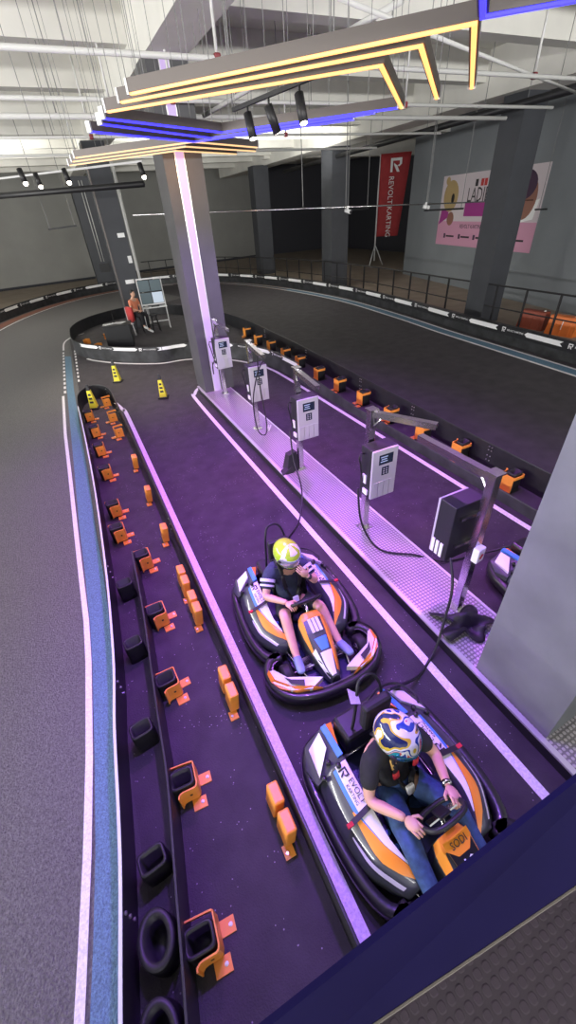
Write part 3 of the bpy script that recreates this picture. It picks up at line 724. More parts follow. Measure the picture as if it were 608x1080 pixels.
def side_sign(parent, P, D, s0, s1, z0, z1, side, off, arrow=True, nm='sign_panel'):
    pts = sub_path(P, D, s0, s1, 0.12); m = MB()
    q = []
    for i, p in enumerate(pts):
        t_ = (pts[min(i + 1, len(pts) - 1)] - pts[max(i - 1, 0)]).normalized(); s_ = Vector((t_.y, -t_.x, 0)) * side
        q.append((p + s_ * off, t_))
    zc = (z0 + z1) / 2; d = 0.09
    for i in range(len(q) - 1):
        a, b = q[i][0], q[i + 1][0]
        m.poly([a + Vector((0, 0, z0)), b + Vector((0, 0, z0)), b + Vector((0, 0, z1)), a + Vector((0, 0, z1))])
    if arrow:
        e, t_ = q[-1]; m.poly([e + Vector((0, 0, z0)), e + t_ * d + Vector((0, 0, zc)), e + Vector((0, 0, z1))])
        e, t_ = q[0]; m.poly([e + Vector((0, 0, z0)), e - t_ * d + Vector((0, 0, z0)), e + Vector((0, 0, zc))]); m.poly([e + Vector((0, 0, z1)), e - t_ * d + Vector((0, 0, z1)), e + Vector((0, 0, zc))])
    o = m.build(nm, 'sign_white', parent)
    so_ = o.modifiers.new('t', 'SOLIDIFY'); so_.thickness = 0.003
    return o
def side_text(parent, P, D, sc, zc, size, side, off):
    p, t_ = at_len(P, D, sc); s_ = Vector((t_.y, -t_.x, 0)) * side
    rd = Vector((0, 0, 1)).cross(s_)              # reading direction for someone facing the board
    m = MB()
    add_mesh(m, text_mesh('REVOLT KARTING', size * 0.62, 0.0008), p + s_ * off + Vector((0, 0, zc)) + rd * size * 0.7, rd, (0, 0, 1))
    logo(m, p + s_ * off + Vector((0, 0, zc)) - rd * size * 2.9, rd, (0, 0, 1), size * 1.1)
    return m.build('sign_lettering', 'sign_white', parent)
# along the curve, seen from the pit lane side (right-hand side of the direction of travel)
s = 2.05; k = 0
while s < 10.6:
    side_sign(tf, Pf, Df, s, s + 0.78, 0.37, 0.465, 1, 0.0205)
    if s + 1.5 < 10.6: side_text(tf, Pf, Df, s + 1.22, 0.415, 0.085, 1, 0.021)
    s += 1.62
MB().sweep(sub_path(Pf, Df, 2.0, 11.0), [(-0.018, 0.475), (0.018, 0.475), (0.018, 0.486), (-0.018, 0.486)]).build('top_edge', 'board', tf)
rear_path = smooth_path([(-0.30, 18.3), (-0.22, 19.6), (0.25, 20.9), (1.2, 22.0), (2.6, 22.6), (4.0, 22.0), (5.2, 20.0), (5.85, 16.5), (5.92, 13.0), (5.85, 10.0), (5.72, 7.0), (5.62, 4.0), (5.55, 0.5)], 6)
tr_, Pr = barrier('track_barrier', 'black board barrier behind the right-lane brackets, dividing the pit from the wide track', rear_path, 0.44, 0.03, 'board')
for i in (34, 46, 52, 58, 62, 66):
    p = Pr[i]; q = (Pr[i + 1] - Pr[i - 1]).normalized(); s_ = Vector((q.y, -q.x, 0)); b_ = MB()
    for dz in (0.14, 0.22, 0.32, 0.38):
        for e in (-0.03, 0.03): b_.cyl(p + s_ * 0.01 + q * e + Vector((0, 0, dz)), p + s_ * 0.024 + q * e + Vector((0, 0, dz)), 0.012, 8)
    b_.build('joint_bolts', 'bolt', tr_)
rl = [(5.62, 15.2), (5.52, 13.9), (5.56, 12.9), (5.55, 11.8), (5.53, 10.8), (5.45, 9.55), (5.45, 8.52), (5.43, 7.48), (5.36, 6.38), (5.36, 5.38), (5.42, 4.50), (5.32, 3.36)]
ords = ['beside the lit pillar, farthest of the right row', 'second from the far end of the right row', 'third from the far end of the right row', 'fourth from the far end of the right row', 'fifth from the far end of the right row', 'sixth from the far end of the right row',
        'sixth from the near end of the right row', 'fifth from the near end of the right row', 'fourth from the near end, behind the fourth charger', 'third from the near end, under a charger arm', 'second from the near end of the right row', 'nearest of the right row beside the foreground pillar']
for (x, y), l in zip(rl, ords):
    dup(proto, (x - 0.10, y - 0.05, 0.004), PI + 0.05, 'orange bracket ' + l, 'orange brackets of the right lane', (1.15, 1.15, 1.4))
    s_ = sp.copy(); C.objects.link(s_); s_.location = (x + 0.045, y - 0.05, 0.004); s_.scale = (1.1, 1.1, 1.35); s_.rotation_euler = (0, 0, 0.03)
    s_['label'] = 'black rubber block behind the bracket ' + l; s_['group'] = 'rubber blocks of the right lane'
# brackets inside the attendant area
for x, y, rz, l in ((0.45, 17.1, 2.4, 'orange bracket inside the attendant area, left of the black table'), (0.12, 18.1, 2.6, 'orange bracket at the far left curve of the attendant area'), (0.95, 18.6, 2.0, 'orange bracket behind the black table of papers')):
    dup(proto, (x, y, 0.004), rz, l, 'orange brackets in the attendant area')

# outer barrier
to, Po = barrier('outer_barrier', 'long black outer track barrier with white arrow panels round the far bend', outer_base, 0.52, 0.05, 'board')
Do = path_len(Po)
MB().sweep(Po, [(0.05, 0.02), (0.25, 0.02), (0.25, 0.48), (0.05, 0.50)]).build('backing', 'board', to)
MB().sweep(offset(Po, 0.0), [(-0.032, 0.02), (-0.026, 0.02), (-0.026, 0.25), (-0.032, 0.25)]).build('scuff_band', 'board_scuffed', to)
s = 1.2
while s < Do[-1] - 3:
    side_sign(to, Po, Do, s, s + 1.1, 0.345, 0.475, -1, 0.034)
    side_text(to, Po, Do, s + 1.62, 0.41, 0.12, -1, 0.034)
    s += 2.3

# ------------------------------------------------------------------ fence behind the outer barrier
fp = smooth_path([(13.05, 1.0), (13.0, 4.0), (13.05, 8.0), (13.2, 12.0), (13.45, 16), (13.5, 20), (13.2, 23.5), (12.5, 27.0), (11.4, 30), (10.0, 32.6), (8.0, 34.2), (5.5, 34.7)], 6)
fD = path_len(fp); ft = thing('railing_fence', 'low dark metal railing running behind the outer barrier', 'fence', fp[0]); F0 = fp[0]; FP = [p - F0 for p in fp]
MB().tube([p + Vector((0, 0, 1.28)) for p in FP], 0.028, 6).build('top_rail', 'fence', ft)
MB().tube([p + Vector((0, 0, 0.62)) for p in FP], 0.02, 6).build('mid_rail', 'fence', ft)
s = 0.3
while s < fD[-1]:
    p, _ = at_len(FP, fD, s); MB().box(p + Vector((0, 0, 0.64)), (0.05, 0.05, 1.28)).build('fence_post', 'fence', ft); s += 1.18

# ------------------------------------------------------------------ yellow caution cones
def make_cone(label):
    t = thing('caution_cone', label, 'cone'); t.scale = (0.85, 0.85, 1.02)
    b = MB().box((0, 0, 0.02), (0.30, 0.30, 0.04), bev=0.015); b.build('base', 'rubber', t)
    MB().hexa([(-0.10, -0.10, 0.04), (0.10, -0.10, 0.04), (0.10, 0.10, 0.04), (-0.10, 0.10, 0.04)], [(-0.05, -0.05, 0.46), (0.05, -0.05, 0.46), (0.05, 0.05, 0.46), (-0.05, 0.05, 0.46)]).build('body', 'cone_yellow', t)
    MB().hexa([(-0.048, -0.048, 0.46), (0.048, -0.048, 0.46), (0.048, 0.048, 0.46), (-0.048, 0.048, 0.46)], [(-0.022, -0.022, 0.60), (0.022, -0.022, 0.60), (0.022, 0.022, 0.60), (-0.022, 0.022, 0.60)]).build('tip', 'board_scuffed', t)
    l = MB(); tilt = Vector((0, 0.05, 0.42)).normalized()
    for k, wd in enumerate((0.075, 0.09, 0.105)):
        z = 0.36 - k * 0.09; yy = -(0.10 - (z - 0.04) * 0.05 / 0.42) - 0.002
        l.poly([(-wd / 2, yy - 0.005, z - 0.025), (wd / 2, yy - 0.005, z - 0.025), (wd / 2, yy + 0.001, z + 0.025), (-wd / 2, yy + 0.001, z + 0.025)])
    l.build('print', 'ink', t)
    return t
cn = make_cone('yellow caution cone on the floor just in front of the curved barrier'); cn.location = (0.60, 12.85, 0.004); cn.rotation_euler = (0, 0, -0.4); cn['group'] = 'yellow caution cones'
dup(cn, (1.48, 10.75, 0.004), -0.35, 'yellow caution cone standing alone mid-floor left of the lit pillar', 'yellow caution cones')
dup(cn, (-0.22, 11.05, 0.004), -0.3, 'yellow caution cone enclosed in the rounded nose of the pit divider', 'yellow caution cones')

# ------------------------------------------------------------------ karts
def pod_xz(sx, u, v):
    """side pod skin: u inner->outer, v rear->front"""
    y = 0.54 - v * 0.90
    xi = 0.335 + 0.03 * v - 0.10 * (max(0, v - 0.66) / 0.34) ** 1.3
    xo = 0.575 + 0.055 * math.sin(PI * min(1, v * 1.05 + 0.1)) - 0.16 * max(0, (v - 0.66) / 0.34) ** 2
    zi = 0.40 - 0.05 * v - 0.11 * max(0, (v - 0.7) / 0.3) ** 2
    zo = 0.235 - 0.03 * v
    x = xi + (xo - xi) * u
    z = zi + (zo - zi) * (0.55 * u + 0.45 * u * u) + 0.03 * math.sin(PI * u)
    return Vector((sx * x, y, z))
def patch(sx, edges, nv=18, nu=5, off=0.004):
    m = MB(); rows = []
    v0, v1 = edges[0][0], edges[-1][0]
    for i in range(nv + 1):
        v = v0 + (v1 - v0) * i / nv
        for a, b in zip(edges, edges[1:]):
            if a[0] <= v <= b[0] + 1e-9:
                k = (v - a[0]) / max(1e-9, b[0] - a[0]); ua = a[1] + (b[1] - a[1]) * k; ub = a[2] + (b[2] - a[2]) * k; break
        rows.append([m.v(pod_xz(sx, ua + (ub - ua) * j / nu, v) + Vector((0, 0, off))) for j in range(nu + 1)])
    for A, B in zip(rows, rows[1:]):
        for j in range(nu): m.face([A[j], A[j + 1], B[j + 1], B[j]])
    return m
def kart(label, loc, rz, plate):
    t = thing('go_kart', label, 'go-kart', loc, rz); t.scale = (0.91, 0.94, 1)
    # perimeter bumpers : rear/side ring and front ring
    half = [(0.0, 0.865), (0.30, 0.865), (0.50, 0.82), (0.605, 0.70), (0.645, 0.5), (0.66, 0.15), (0.635, -0.14), (0.56, -0.34), (0.42, -0.41)]
    ring = [(x, y, 0.13) for x, y in half] + [(-x, y, 0.13) for x, y in half[::-1][:-1]]
    prof = [(-0.04, -0.06), (0.04, -0.06), (0.055, -0.02), (0.055, 0.03), (0.035, 0.065), (-0.035, 0.065), (-0.045, 0.02)]
    path = smooth_path(half[::-1][:-1] + [(-x, y) for x, y in half], 4); path = [p + Vector((0, 0, 0.13)) for p in path]
    MB().sweep(path, prof).build('rear_bumper', 'kart_black', t, True)
    fr = [(0.44, -0.37), (0.57, -0.41), (0.64, -0.54), (0.61, -0.73), (0.48, -0.87), (0.25, -0.95), (0.0, -0.97)]
    fpth = smooth_path(fr + [(-x, y) for x, y in fr[::-1][1:]], 4)
    MB().sweep([p + Vector((0, 0, 0.13)) for p in fpth], prof).build('front_bumper', 'kart_black', t, True)
    MB().sweep([p + Vector((0, 0, 0.165)) for p in offset(fpth, -0.055)], [(-0.008, -0.006), (0.008, -0.006), (0.008, 0.006), (-0.008, 0.006)]).build('bumper_trim', 'kart_grey', t)
    # floor tray
    MB().prism([(-0.34, 0.85), (0.34, 0.85), (0.36, 0.0), (0.34, -0.5), (0.22, -0.95), (-0.22, -0.95), (-0.34, -0.5), (-0.36, 0.0)], 0.055, 0.075).build('floor_tray', 'kart_floor', t)
    rl_ = MB()
    for sx in (-1, 1): rl_.tube([(sx * 0.33, 0.85, 0.10), (sx * 0.33, -0.35, 0.10), (sx * 0.20, -0.92, 0.10)], 0.016, 8)
    rl_.tube([(-0.5, -0.62, 0.13), (0.5, -0.62, 0.13)], 0.016, 8); rl_.tube([(-0.5, 0.62, 0.14), (0.5, 0.62, 0.14)], 0.02, 8)
    rl_.build('chassis_tubes', 'steel', t, True)
    for sx in (-1, 1):
        # wheels
        for (wx, wy, wd, r) in ((0.45, -0.62, 0.12, 0.125), (0.47, 0.66, 0.17, 0.135)):
            R = Matrix.Rotation(PI / 2, 3, 'Y')
            h = wd / 2
            wh = MB().lathe([(0.05, -h * .9), (r * .8, -h * .95), (r * .97, -h * .7), (r, -h * .4), (r, h * .4), (r * .97, h * .7), (r * .8, h * .95), (0.05, h * .9)], (sx * wx, wy, r + 0.005), 24, R).build('wheel', 'wheel', t, True)
            MB().lathe([(0.02, -h * 1.02), (0.062, -h * 0.98), (0.062, h * 0.98), (0.02, h * 1.02)], (sx * wx, wy, r + 0.005), 16, R).build('hub', 'steel', wh, True)
        # side pod
        m = MB(); nu, nv = 10, 22; g = [[m.v(pod_xz(sx, j / nu, i / nv)) for j in range(nu + 1)] for i in range(nv + 1)]
        for i in range(nv):
            for j in range(nu): m.face([g[i][j], g[i][j + 1], g[i + 1][j + 1], g[i + 1][j]])
        lo_o = [m.v((v_[-1].co.x, v_[-1].co.y, 0.12)) for v_ in g]; lo_i = [m.v((v_[0].co.x, v_[0].co.y, 0.10)) for v_ in g]
        for i in range(nv):
            m.face([g[i][-1], lo_o[i], lo_o[i + 1], g[i + 1][-1]]); m.face([g[i][0], g[i + 1][0], lo_i[i + 1], lo_i[i]])
        m.face([*g[0], lo_o[0], lo_i[0]]); m.face([*g[-1][::-1], lo_i[-1], lo_o[-1]])
        pod = m.build('side_pod', 'kart_grey', t, True)
        patch(sx, [(0.03, 0.03, 0.42), (0.45, 0.03, 0.40), (0.72, 0.03, 0.22), (0.86, 0.05, 0.09)]).build('white_panel', 'kart_white', pod, True)
        patch(sx, [(0.05, 0.42, 0.53), (0.45, 0.40, 0.50), (0.66, 0.27, 0.30)], off=0.0045).build('blue_stripe', 'kart_blue', pod, True)
        patch(sx, [(0.38, 0.50, 0.54), (0.60, 0.32, 0.58), (0.76, 0.20, 0.60), (0.88, 0.09, 0.50), (0.995, 0.0, 0.10)], off=0.005).build('orange_swoosh', 'kart_orange', pod, True)
        patch(sx, [(0.50, 0.80, 0.83), (0.75, 0.76, 0.85), (0.95, 0.72, 0.86)], off=0.004).build('pale_flash', 'kart_white', pod, True)
        # lettering on the white panel, read from outside
        c0 = pod_xz(sx, 0.24, 0.24); ey = (pod_xz(sx, 0.06, 0.24) - pod_xz(sx, 0.5, 0.24)).normalized(); ex = Vector((0, -sx, 0)) * 1.0
        ex = ex if sx < 0 else ex
        ex = Vector((0, -1 if sx < 0 else 1, 0)); nrm = ex.cross(ey)
        lm = MB()
        up_ = Vector((0, 0, 0.012))
        add_mesh(lm, text_mesh('EVOLT', 0.062, 0.0006), c0 + up_ + ex * 0.035 + ey * 0.018, ex, ey)
        add_mesh(lm, text_mesh('KARTING', 0.036, 0.0006), c0 + up_ + ex * 0.04 - ey * 0.03, ex, ey)
        logo(lm, c0 + up_ - ex * 0.115, ex, ey, 0.07)
        lm.build('lettering', 'ink', pod)
        # rear fairing: pale wedge plus dark shell
        f = MB(); A = [(0.30, 0.88, 0.31), (0.56, 0.82, 0.24), (0.64, 0.66, 0.225), (0.62, 0.50, 0.27), (0.34, 0.55, 0.385)]
        f.hexa([(sx * x, y, 0.16) for x, y, z in A], [(sx * x, y, z) for x, y, z in A]); rf = f.build('rear_fairing', 'kart_grey', t)
        f = MB(); A2 = [(0.40, 0.83, 0.325), (0.545, 0.77, 0.275), (0.585, 0.53, 0.315), (0.42, 0.68, 0.36)]
        f.hexa([(sx * x, y, z - 0.05) for x, y, z in A2], [(sx * x, y, z) for x, y, z in A2]); f.build('white_wedge', 'kart_white', rf)
        f = MB(); A4 = [(0.315, 0.86, 0.335), (0.365, 0.86, 0.325), (0.385, 0.56, 0.385), (0.335, 0.56, 0.40)]
        f.hexa([(sx * x, y, z - 0.05) for x, y, z in A4], [(sx * x, y, z + 0.004) for x, y, z in A4]); f.build('blue_strip', 'kart_blue', rf)
        f = MB(); A4 = [(0.25, 0.86, 0.31), (0.31, 0.86, 0.325), (0.325, 0.64, 0.38)]
        f.hexa([(sx * x, y, z - 0.05) for x, y, z in A4], [(sx * x, y, z) for x, y, z in A4]); f.build('orange_corner', 'kart_orange', rf)
        for (x, y, z) in ((0.47, 0.575, 0.36), (0.42, 0.50, 0.41), (0.56, 0.5, 0.33)): MB().lathe([(0.022, -0.02), (0.022, 0.012), (0.012, 0.02)], (sx * x, y, z), 10).build('fastener', 'kart_black', rf, True)
        # front corner fairing
        f = MB(); A = [(0.29, -0.905, 0.235), (0.485, -0.835, 0.23), (0.62, -0.69, 0.22), (0.635, -0.54, 0.215), (0.575, -0.57, 0.25), (0.48, -0.71, 0.265), (0.29, -0.79, 0.27), (0.14, -0.85, 0.255)]
        f.hexa([(sx * x, y, 0.18) for x, y, z in A], [(sx * x, y, z) for x, y, z in A]); ff = f.build('front_fairing', 'kart_white', t)
        f = MB(); A3 = [(0.18, -0.93, 0.215), (0.44, -0.865, 0.215), (0.585, -0.76, 0.21), (0.645, -0.65, 0.205), (0.648, -0.55, 0.20), (0.62, -0.535, 0.225), (0.60, -0.67, 0.24), (0.465, -0.81, 0.245), (0.29, -0.885, 0.25)]
        f.hexa([(sx * x, y, 0.17) for x, y, z in A3], [(sx * x, y, z + 0.004) for x, y, z in A3]); f.build('orange_edge', 'kart_orange', ff)
        f = MB().poly([(sx * x, y, z) for x, y, z in [(0.33, -0.81, 0.275), (0.45, -0.755, 0.273), (0.51, -0.70, 0.269), (0.47, -0.79, 0.262), (0.35, -0.865, 0.262)]]); f.build('dark_flash', 'ink', ff)
        # pedals and side electronics
        MB().box((sx * 0.20, -0.58, 0.16), (0.09, 0.02, 0.14), Matrix.Rotation(-0.5, 3, 'X')).build('pedal', 'steel', t)
        e = MB().box((sx * 0.30, -0.08, 0.14), (0.09, 0.42, 0.12), bev=0.015).build('battery_case', 'kart_floor', t)
        for yy in (-0.2, -0.1, 0.0): MB().lathe([(0.02, 0.2), (0.02, 0.206), (0.008, 0.207)], (sx * 0.30, yy, 0), 10).build('case_cap', 'kart_blue', e)
    # nose fairing
    secs = [(-0.24, 0.13, 0.50, 0.15), (-0.30, 0.16, 0.485, 0.13), (-0.45, 0.155, 0.43, 0.10), (-0.62, 0.13, 0.36, 0.09), (-0.78, 0.09, 0.285, 0.09), (-0.885, 0.05, 0.235, 0.10)]
    m = MB(); rings = []
    for (y, hw, z, zb) in secs:
        rings.append([m.v(p) for p in ((-hw * 1.05, y, zb + 0.02), (-hw, y, z - 0.08), (-hw * 0.72, y, z - 0.012), (-hw * 0.3, y, z), (hw * 0.3, y, z), (hw * 0.72, y, z - 0.012), (hw, y, z - 0.08), (hw * 1.05, y, zb + 0.02))])
    for A, B in zip(rings, rings[1:]):
        for j in range(7): m.face([A[j], A[j + 1], B[j + 1], B[j]])
    m.face(rings[0]); m.face(rings[-1][::-1])
    nose = m.build('nose_fairing', 'kart_grey', t, False)
    def nose_pt(a, y, lift=0.004):
        for s0, s1 in zip(secs, secs[1:]):
            if s1[0] <= y <= s0[0]:
                k_ = (y - s0[0]) / (s1[0] - s0[0]); hw = s0[1] + (s1[1] - s0[1]) * k_; z = s0[2] + (s1[2] - s0[2]) * k_; break
        aa = abs(a); zz = z if aa <= 0.3 else (z - 0.012 * (aa - 0.3) / 0.42 if aa <= 0.72 else z - 0.012 - 0.068 * (aa - 0.72) / 0.28)
        return Vector((a * hw, y, zz + lift))
    def nose_patch(nm, mt, a0, a1, y0, y1, b0=None, b1=None, lift=0.004):
        b0 = a0 if b0 is None else b0; b1 = a1 if b1 is None else b1
        q = MB(); rows = []
        for i in range(13):
            k_ = i / 12; y = y0 + (y1 - y0) * k_; l_, r_ = a0 + (b0 - a0) * k_, a1 + (b1 - a1) * k_
            rows.append([q.v(nose_pt(l_ + (r_ - l_) * j / 8, y, lift)) for j in range(9)])
        for A, B in zip(rows, rows[1:]):
            for j in range(8): q.face([A[j], A[j + 1], B[j + 1], B[j]])
        return q.build(nm, mt, nose)
    nose_patch('orange_rim', 'kart_orange', -0.98, 0.98, -0.245, -0.325)
    nose_patch('orange_side', 'kart_orange', -1.0, -0.66, -0.325, -0.62, -1.0, -0.9)
    nose_patch('orange_side', 'kart_orange', 0.60, 1.0, -0.325, -0.84, 0.5, 1.0)
    nose_patch('blue_band', 'kart_blue', -0.5, 0.5, -0.52, -0.64, -0.35, 0.35, 0.006)
    nose_patch('white_tip', 'kart_white', -0.55, 0.55, -0.655, -0.87, -0.8, 0.2)
    nose_patch('pale_side', 'kart_white', -0.98, -0.72, -0.60, -0.86, -1.0, -0.82, 0.005)
    # number plate standing on the nose
    if plate:
        pl = MB().hexa([(-0.105, -0.30, 0.515), (0.105, -0.30, 0.515), (0.085, -0.52, 0.455), (-0.085, -0.52, 0.455)], [(-0.105, -0.30, 0.53), (0.105, -0.30, 0.53), (0.085, -0.52, 0.47), (-0.085, -0.52, 0.47)]).build('number_plate', 'kart_black', t)
        q = MB().poly([(-0.112, -0.285, 0.537), (-0.112, -0.33, 0.525), (-0.05, -0.385, 0.51), (0.05, -0.385, 0.51), (0.112, -0.33, 0.525), (0.112, -0.285, 0.537)]); q.build('plate_header', 'kart_orange', pl)
        lettering('plate_lettering', 'SODI', 0.062, 'ink', pl, (0, -0.328, 0.531), (1, 0, 0), (0, 0.95, 0.28))
        lettering('plate_number', '10', 0.11, 'kart_white', pl, (0, -0.45, 0.497), (1, 0, 0), (0, 0.95, 0.28))
    else:
        q = MB()
        for k_ in range(3): q.box(nose_pt(-0.0, -0.40 - 0.0 * k_, 0.012) + Vector((-0.045 + 0.045 * k_, 0, 0)), (0.034, 0.15, 0.012), Matrix.Rotation(math.radians(20), 3, 'X'))
        q.build('nose_vents', 'kart_white', nose)
    # steering column and wheel
    MB().tube([(0, -0.42, 0.20), (0, -0.15, 0.56)], 0.018, 8).build('steering_column', 'steel', t, True)
    Rw = Matrix.Rotation(math.radians(-48), 3, 'X'); wc = Vector((0, -0.165, 0.585))
    wheel_pts = [Vector((0.172 * math.copysign(abs(math.cos(a)) ** 0.7, math.cos(a)), 0.115 * math.copysign(abs(math.sin(a)) ** 0.7, math.sin(a)), 0)) for a in [2 * PI * i / 28 for i in range(28)]]
    sw = MB().tube([wc + Rw @ p for p in wheel_pts], 0.019, 8, closed=True); sw = sw.build('steering_wheel', 'rubber', t, True)
    MB().box(wc + Rw @ Vector((0, 0.01, -0.004)), (0.26, 0.05, 0.012), Rw).build('wheel_spoke', 'steel', sw)
    MB().box(wc + Rw @ Vector((0, 0.0, 0.012)), (0.10, 0.11, 0.024), Rw, 0.01).build('wheel_hub', 'kart_black', sw)
    # bucket seat
    m = MB(); rows = []
    prof_ = [(-0.02, 0.115, 0.17), (0.10, 0.085, 0.19), (0.24, 0.085, 0.20), (0.34, 0.12, 0.21), (0.40, 0.24, 0.22), (0.45, 0.42, 0.225), (0.49, 0.60, 0.21), (0.51, 0.70, 0.16), (0.515, 0.73, 0.11)]
    for (y, z, hw) in prof_:
        row_ = []
        for j in range(9):
            a = (j / 8 - 0.5) * 2; lift = 0.12 * abs(a) ** 3
            if z > 0.2: row_.append(m.v((a * hw, y - 0.13 * abs(a) ** 3, z)))
            else: row_.append(m.v((a * hw, y, z + lift)))
        rows.append(row_)
    for A, B in zip(rows, rows[1:]):
        for j in range(8): m.face([A[j], A[j + 1], B[j + 1], B[j]])
    st_ = m.build('seat', 'seat', t, True); sm = st_.modifiers.new('t', 'SOLIDIFY'); sm.thickness = 0.02
    # roll hoop and head rest behind the seat
    MB().tube(smooth_path([(-0.17, 0.68, 0.2), (-0.145, 0.67, 0.6), (-0.12, 0.69, 0.85), (-0.06, 0.74, 0.96), (0.06, 0.74, 0.96), (0.12, 0.69, 0.85), (0.145, 0.67, 0.6), (0.17, 0.68, 0.2)], 5), 0.014, 8).build('roll_hoop', 'black_metal', t, True)
    MB().box((0, 0.585, 0.72), (0.27, 0.09, 0.30), bev=0.03).build('headrest', 'seat', t)
    MB().box((0, 0.72, 0.30), (0.50, 0.24, 0.26), bev=0.03).build('motor_cover', 'kart_black', t)
    MB().tube(smooth_path([(0.12, 0.80, 0.44), (0.3, 0.86, 0.40), (0.5, 0.84, 0.34), (0.6, 0.7, 0.30), (0.56, 0.60, 0.33)], 5), 0.012, 8).build('charge_lead', 'rubber', t, True)
    # seat belts
    for sx in (-1, 1):
        MB().sweep([(sx * 0.34, 0.16, 0), (sx * 0.55, 0.14, -0.05)], [(-0.02, 0.42), (0.02, 0.42), (0.02, 0.426), (-0.02, 0.426)]).build('belt_strap', 'black_metal', t)
        MB().box((sx * 0.565, 0.14, 0.37), (0.05, 0.03, 0.02)).build('belt_buckle', 'red_belt', t)
    return t
k1 = kart('go-kart with the lime-helmeted driver in the left pit lane, farther of the two', (1.228, 2.615, 0.004), math.radians(-3.5), False)
k2 = kart('go-kart nearest to the viewer with the black-shirted driver, number plate on its nose', (1.140, 0.61, 0.004), math.radians(2), True)
MB().prism([(-0.20, 0.66), (-0.13, 0.62), (-0.10, 0.70), (-0.15, 0.78)], 0.86, 0.875).build('hoop_plate', 'steel', k2)
k3 = kart('empty go-kart half hidden behind the foreground pillar in the right lane', (4.05, 1.36, 0.004), math.radians(-4), False)

# ------------------------------------------------------------------ people
def skin_mesh(nodes, edges, sub=2):
    """nodes: name -> (co, radius or (rx, ry))"""
    names = list(nodes); idx = {n: i for i, n in enumerate(names)}
    me = bpy.data.meshes.new('tmp'); me.from_pydata([Vector(nodes[n][0]) for n in names], [(idx[a], idx[b]) for a, b in edges], [])
    ob = bpy.data.objects.new('tmp', me); C.objects.link(ob)
    sk = ob.modifiers.new('s', 'SKIN'); sk.use_smooth_shade = True
    for i, n in enumerate(names):
        r = nodes[n][1]; r = (r, r) if not isinstance(r, (tuple, list)) else r
        me.skin_vertices[0].data[i].radius = r
    me.skin_vertices[0].data[0].use_root = True
    ss = ob.modifiers.new('u', 'SUBSURF'); ss.levels = sub; ss.render_levels = sub
    dg = bpy.context.evaluated_depsgraph_get(); dg.update()
    out = bpy.data.meshes.new_from_object(ob.evaluated_get(dg))
    bpy.data.objects.remove(ob); bpy.data.meshes.remove(me)
    return out
def mesh_obj(name, me, m, parent, extra=None):
    mb = MB(); mb.bm.from_mesh(me)
    if extra: extra(mb)
    o = mb.build(name, m, parent, True); return o
def hand(mb, wrist, dirv, palm_n, curl, side, s=1.0):
    """palm plus four unequal bent fingers and a thumb leaving the side of the palm"""
    d = Vector(dirv).normalized(); n = Vector(palm_n); n = (n - d * n.dot(d)).normalized(); a = d.cross(n).normalized() * side
    w0 = Vector(wrist)
    R = Matrix((a, d, n)).transposed()
    mb.ellip(w0 + d * 0.045 * s, (0.042 * s, 0.055 * s, 0.020 * s), 12, 8, R)
    for k, (off, L) in enumerate(((-0.030, 0.060), (-0.010, 0.074), (0.011, 0.080), (0.031, 0.072))):
        p = w0 + d * 0.082 * s + a * off * s; pts = [p - d * 0.02 * s, p]; ang = 0.0; cur = p; dd = d
        for seg, fr in enumerate((0.45, 0.32, 0.23)):
            ang += curl * (0.8 if seg == 0 else 1.0)
            dd = d * math.cos(ang) + n * math.sin(ang); cur = cur + dd * L * fr * s; pts.append(cur)
        mb.tube(pts, [0.0095 * s, 0.0098 * s, 0.009 * s, 0.008 * s, 0.0062 * s], 8)
    p = w0 + d * 0.03 * s + a * 0.036 * s
    t1 = p + (a * 0.75 + d * 0.6).normalized() * 0.036 * s; t2 = t1 + (d * 0.85 + n * 0.45 + a * 0.1).normalized() * 0.03 * s
    mb.tube([p - a * 0.015 * s, p, t1, t2], [0.012 * s, 0.0125 * s, 0.0105 * s, 0.008 * s], 8)
def face_and_head(mb, c, R, s=1.0):
    """head with brow, nose, lips, ears; R columns: right, forward, up"""
    mb.ellip(Vector(c), (0.075 * s, 0.095 * s, 0.115 * s), 18, 14, R)
    P = lambda x, y, z: Vector(c) + R @ Vector((x * s, y * s, z * s))
    mb.ellip(P(0, 0.045, -0.065), (0.052 * s, 0.05 * s, 0.05 * s), 12, 8, R)
    mb.tube([P(0, 0.088, 0.012), P(0, 0.108, -0.018), P(0, 0.094, -0.03)], [0.009 * s, 0.014 * s, 0.010 * s], 8)
    mb.ellip(P(0, 0.090, -0.052), (0.024 * s, 0.010 * s, 0.008 * s), 10, 6, R)
    for sx in (-1, 1):
        mb.ellip(P(sx * 0.076, -0.005, -0.005), (0.010 * s, 0.02 * s, 0.03 * s), 8, 8, R)
        mb.ellip(P(sx * 0.03, 0.082, 0.010), (0.013 * s, 0.010 * s, 0.008 * s), 8, 6, R)
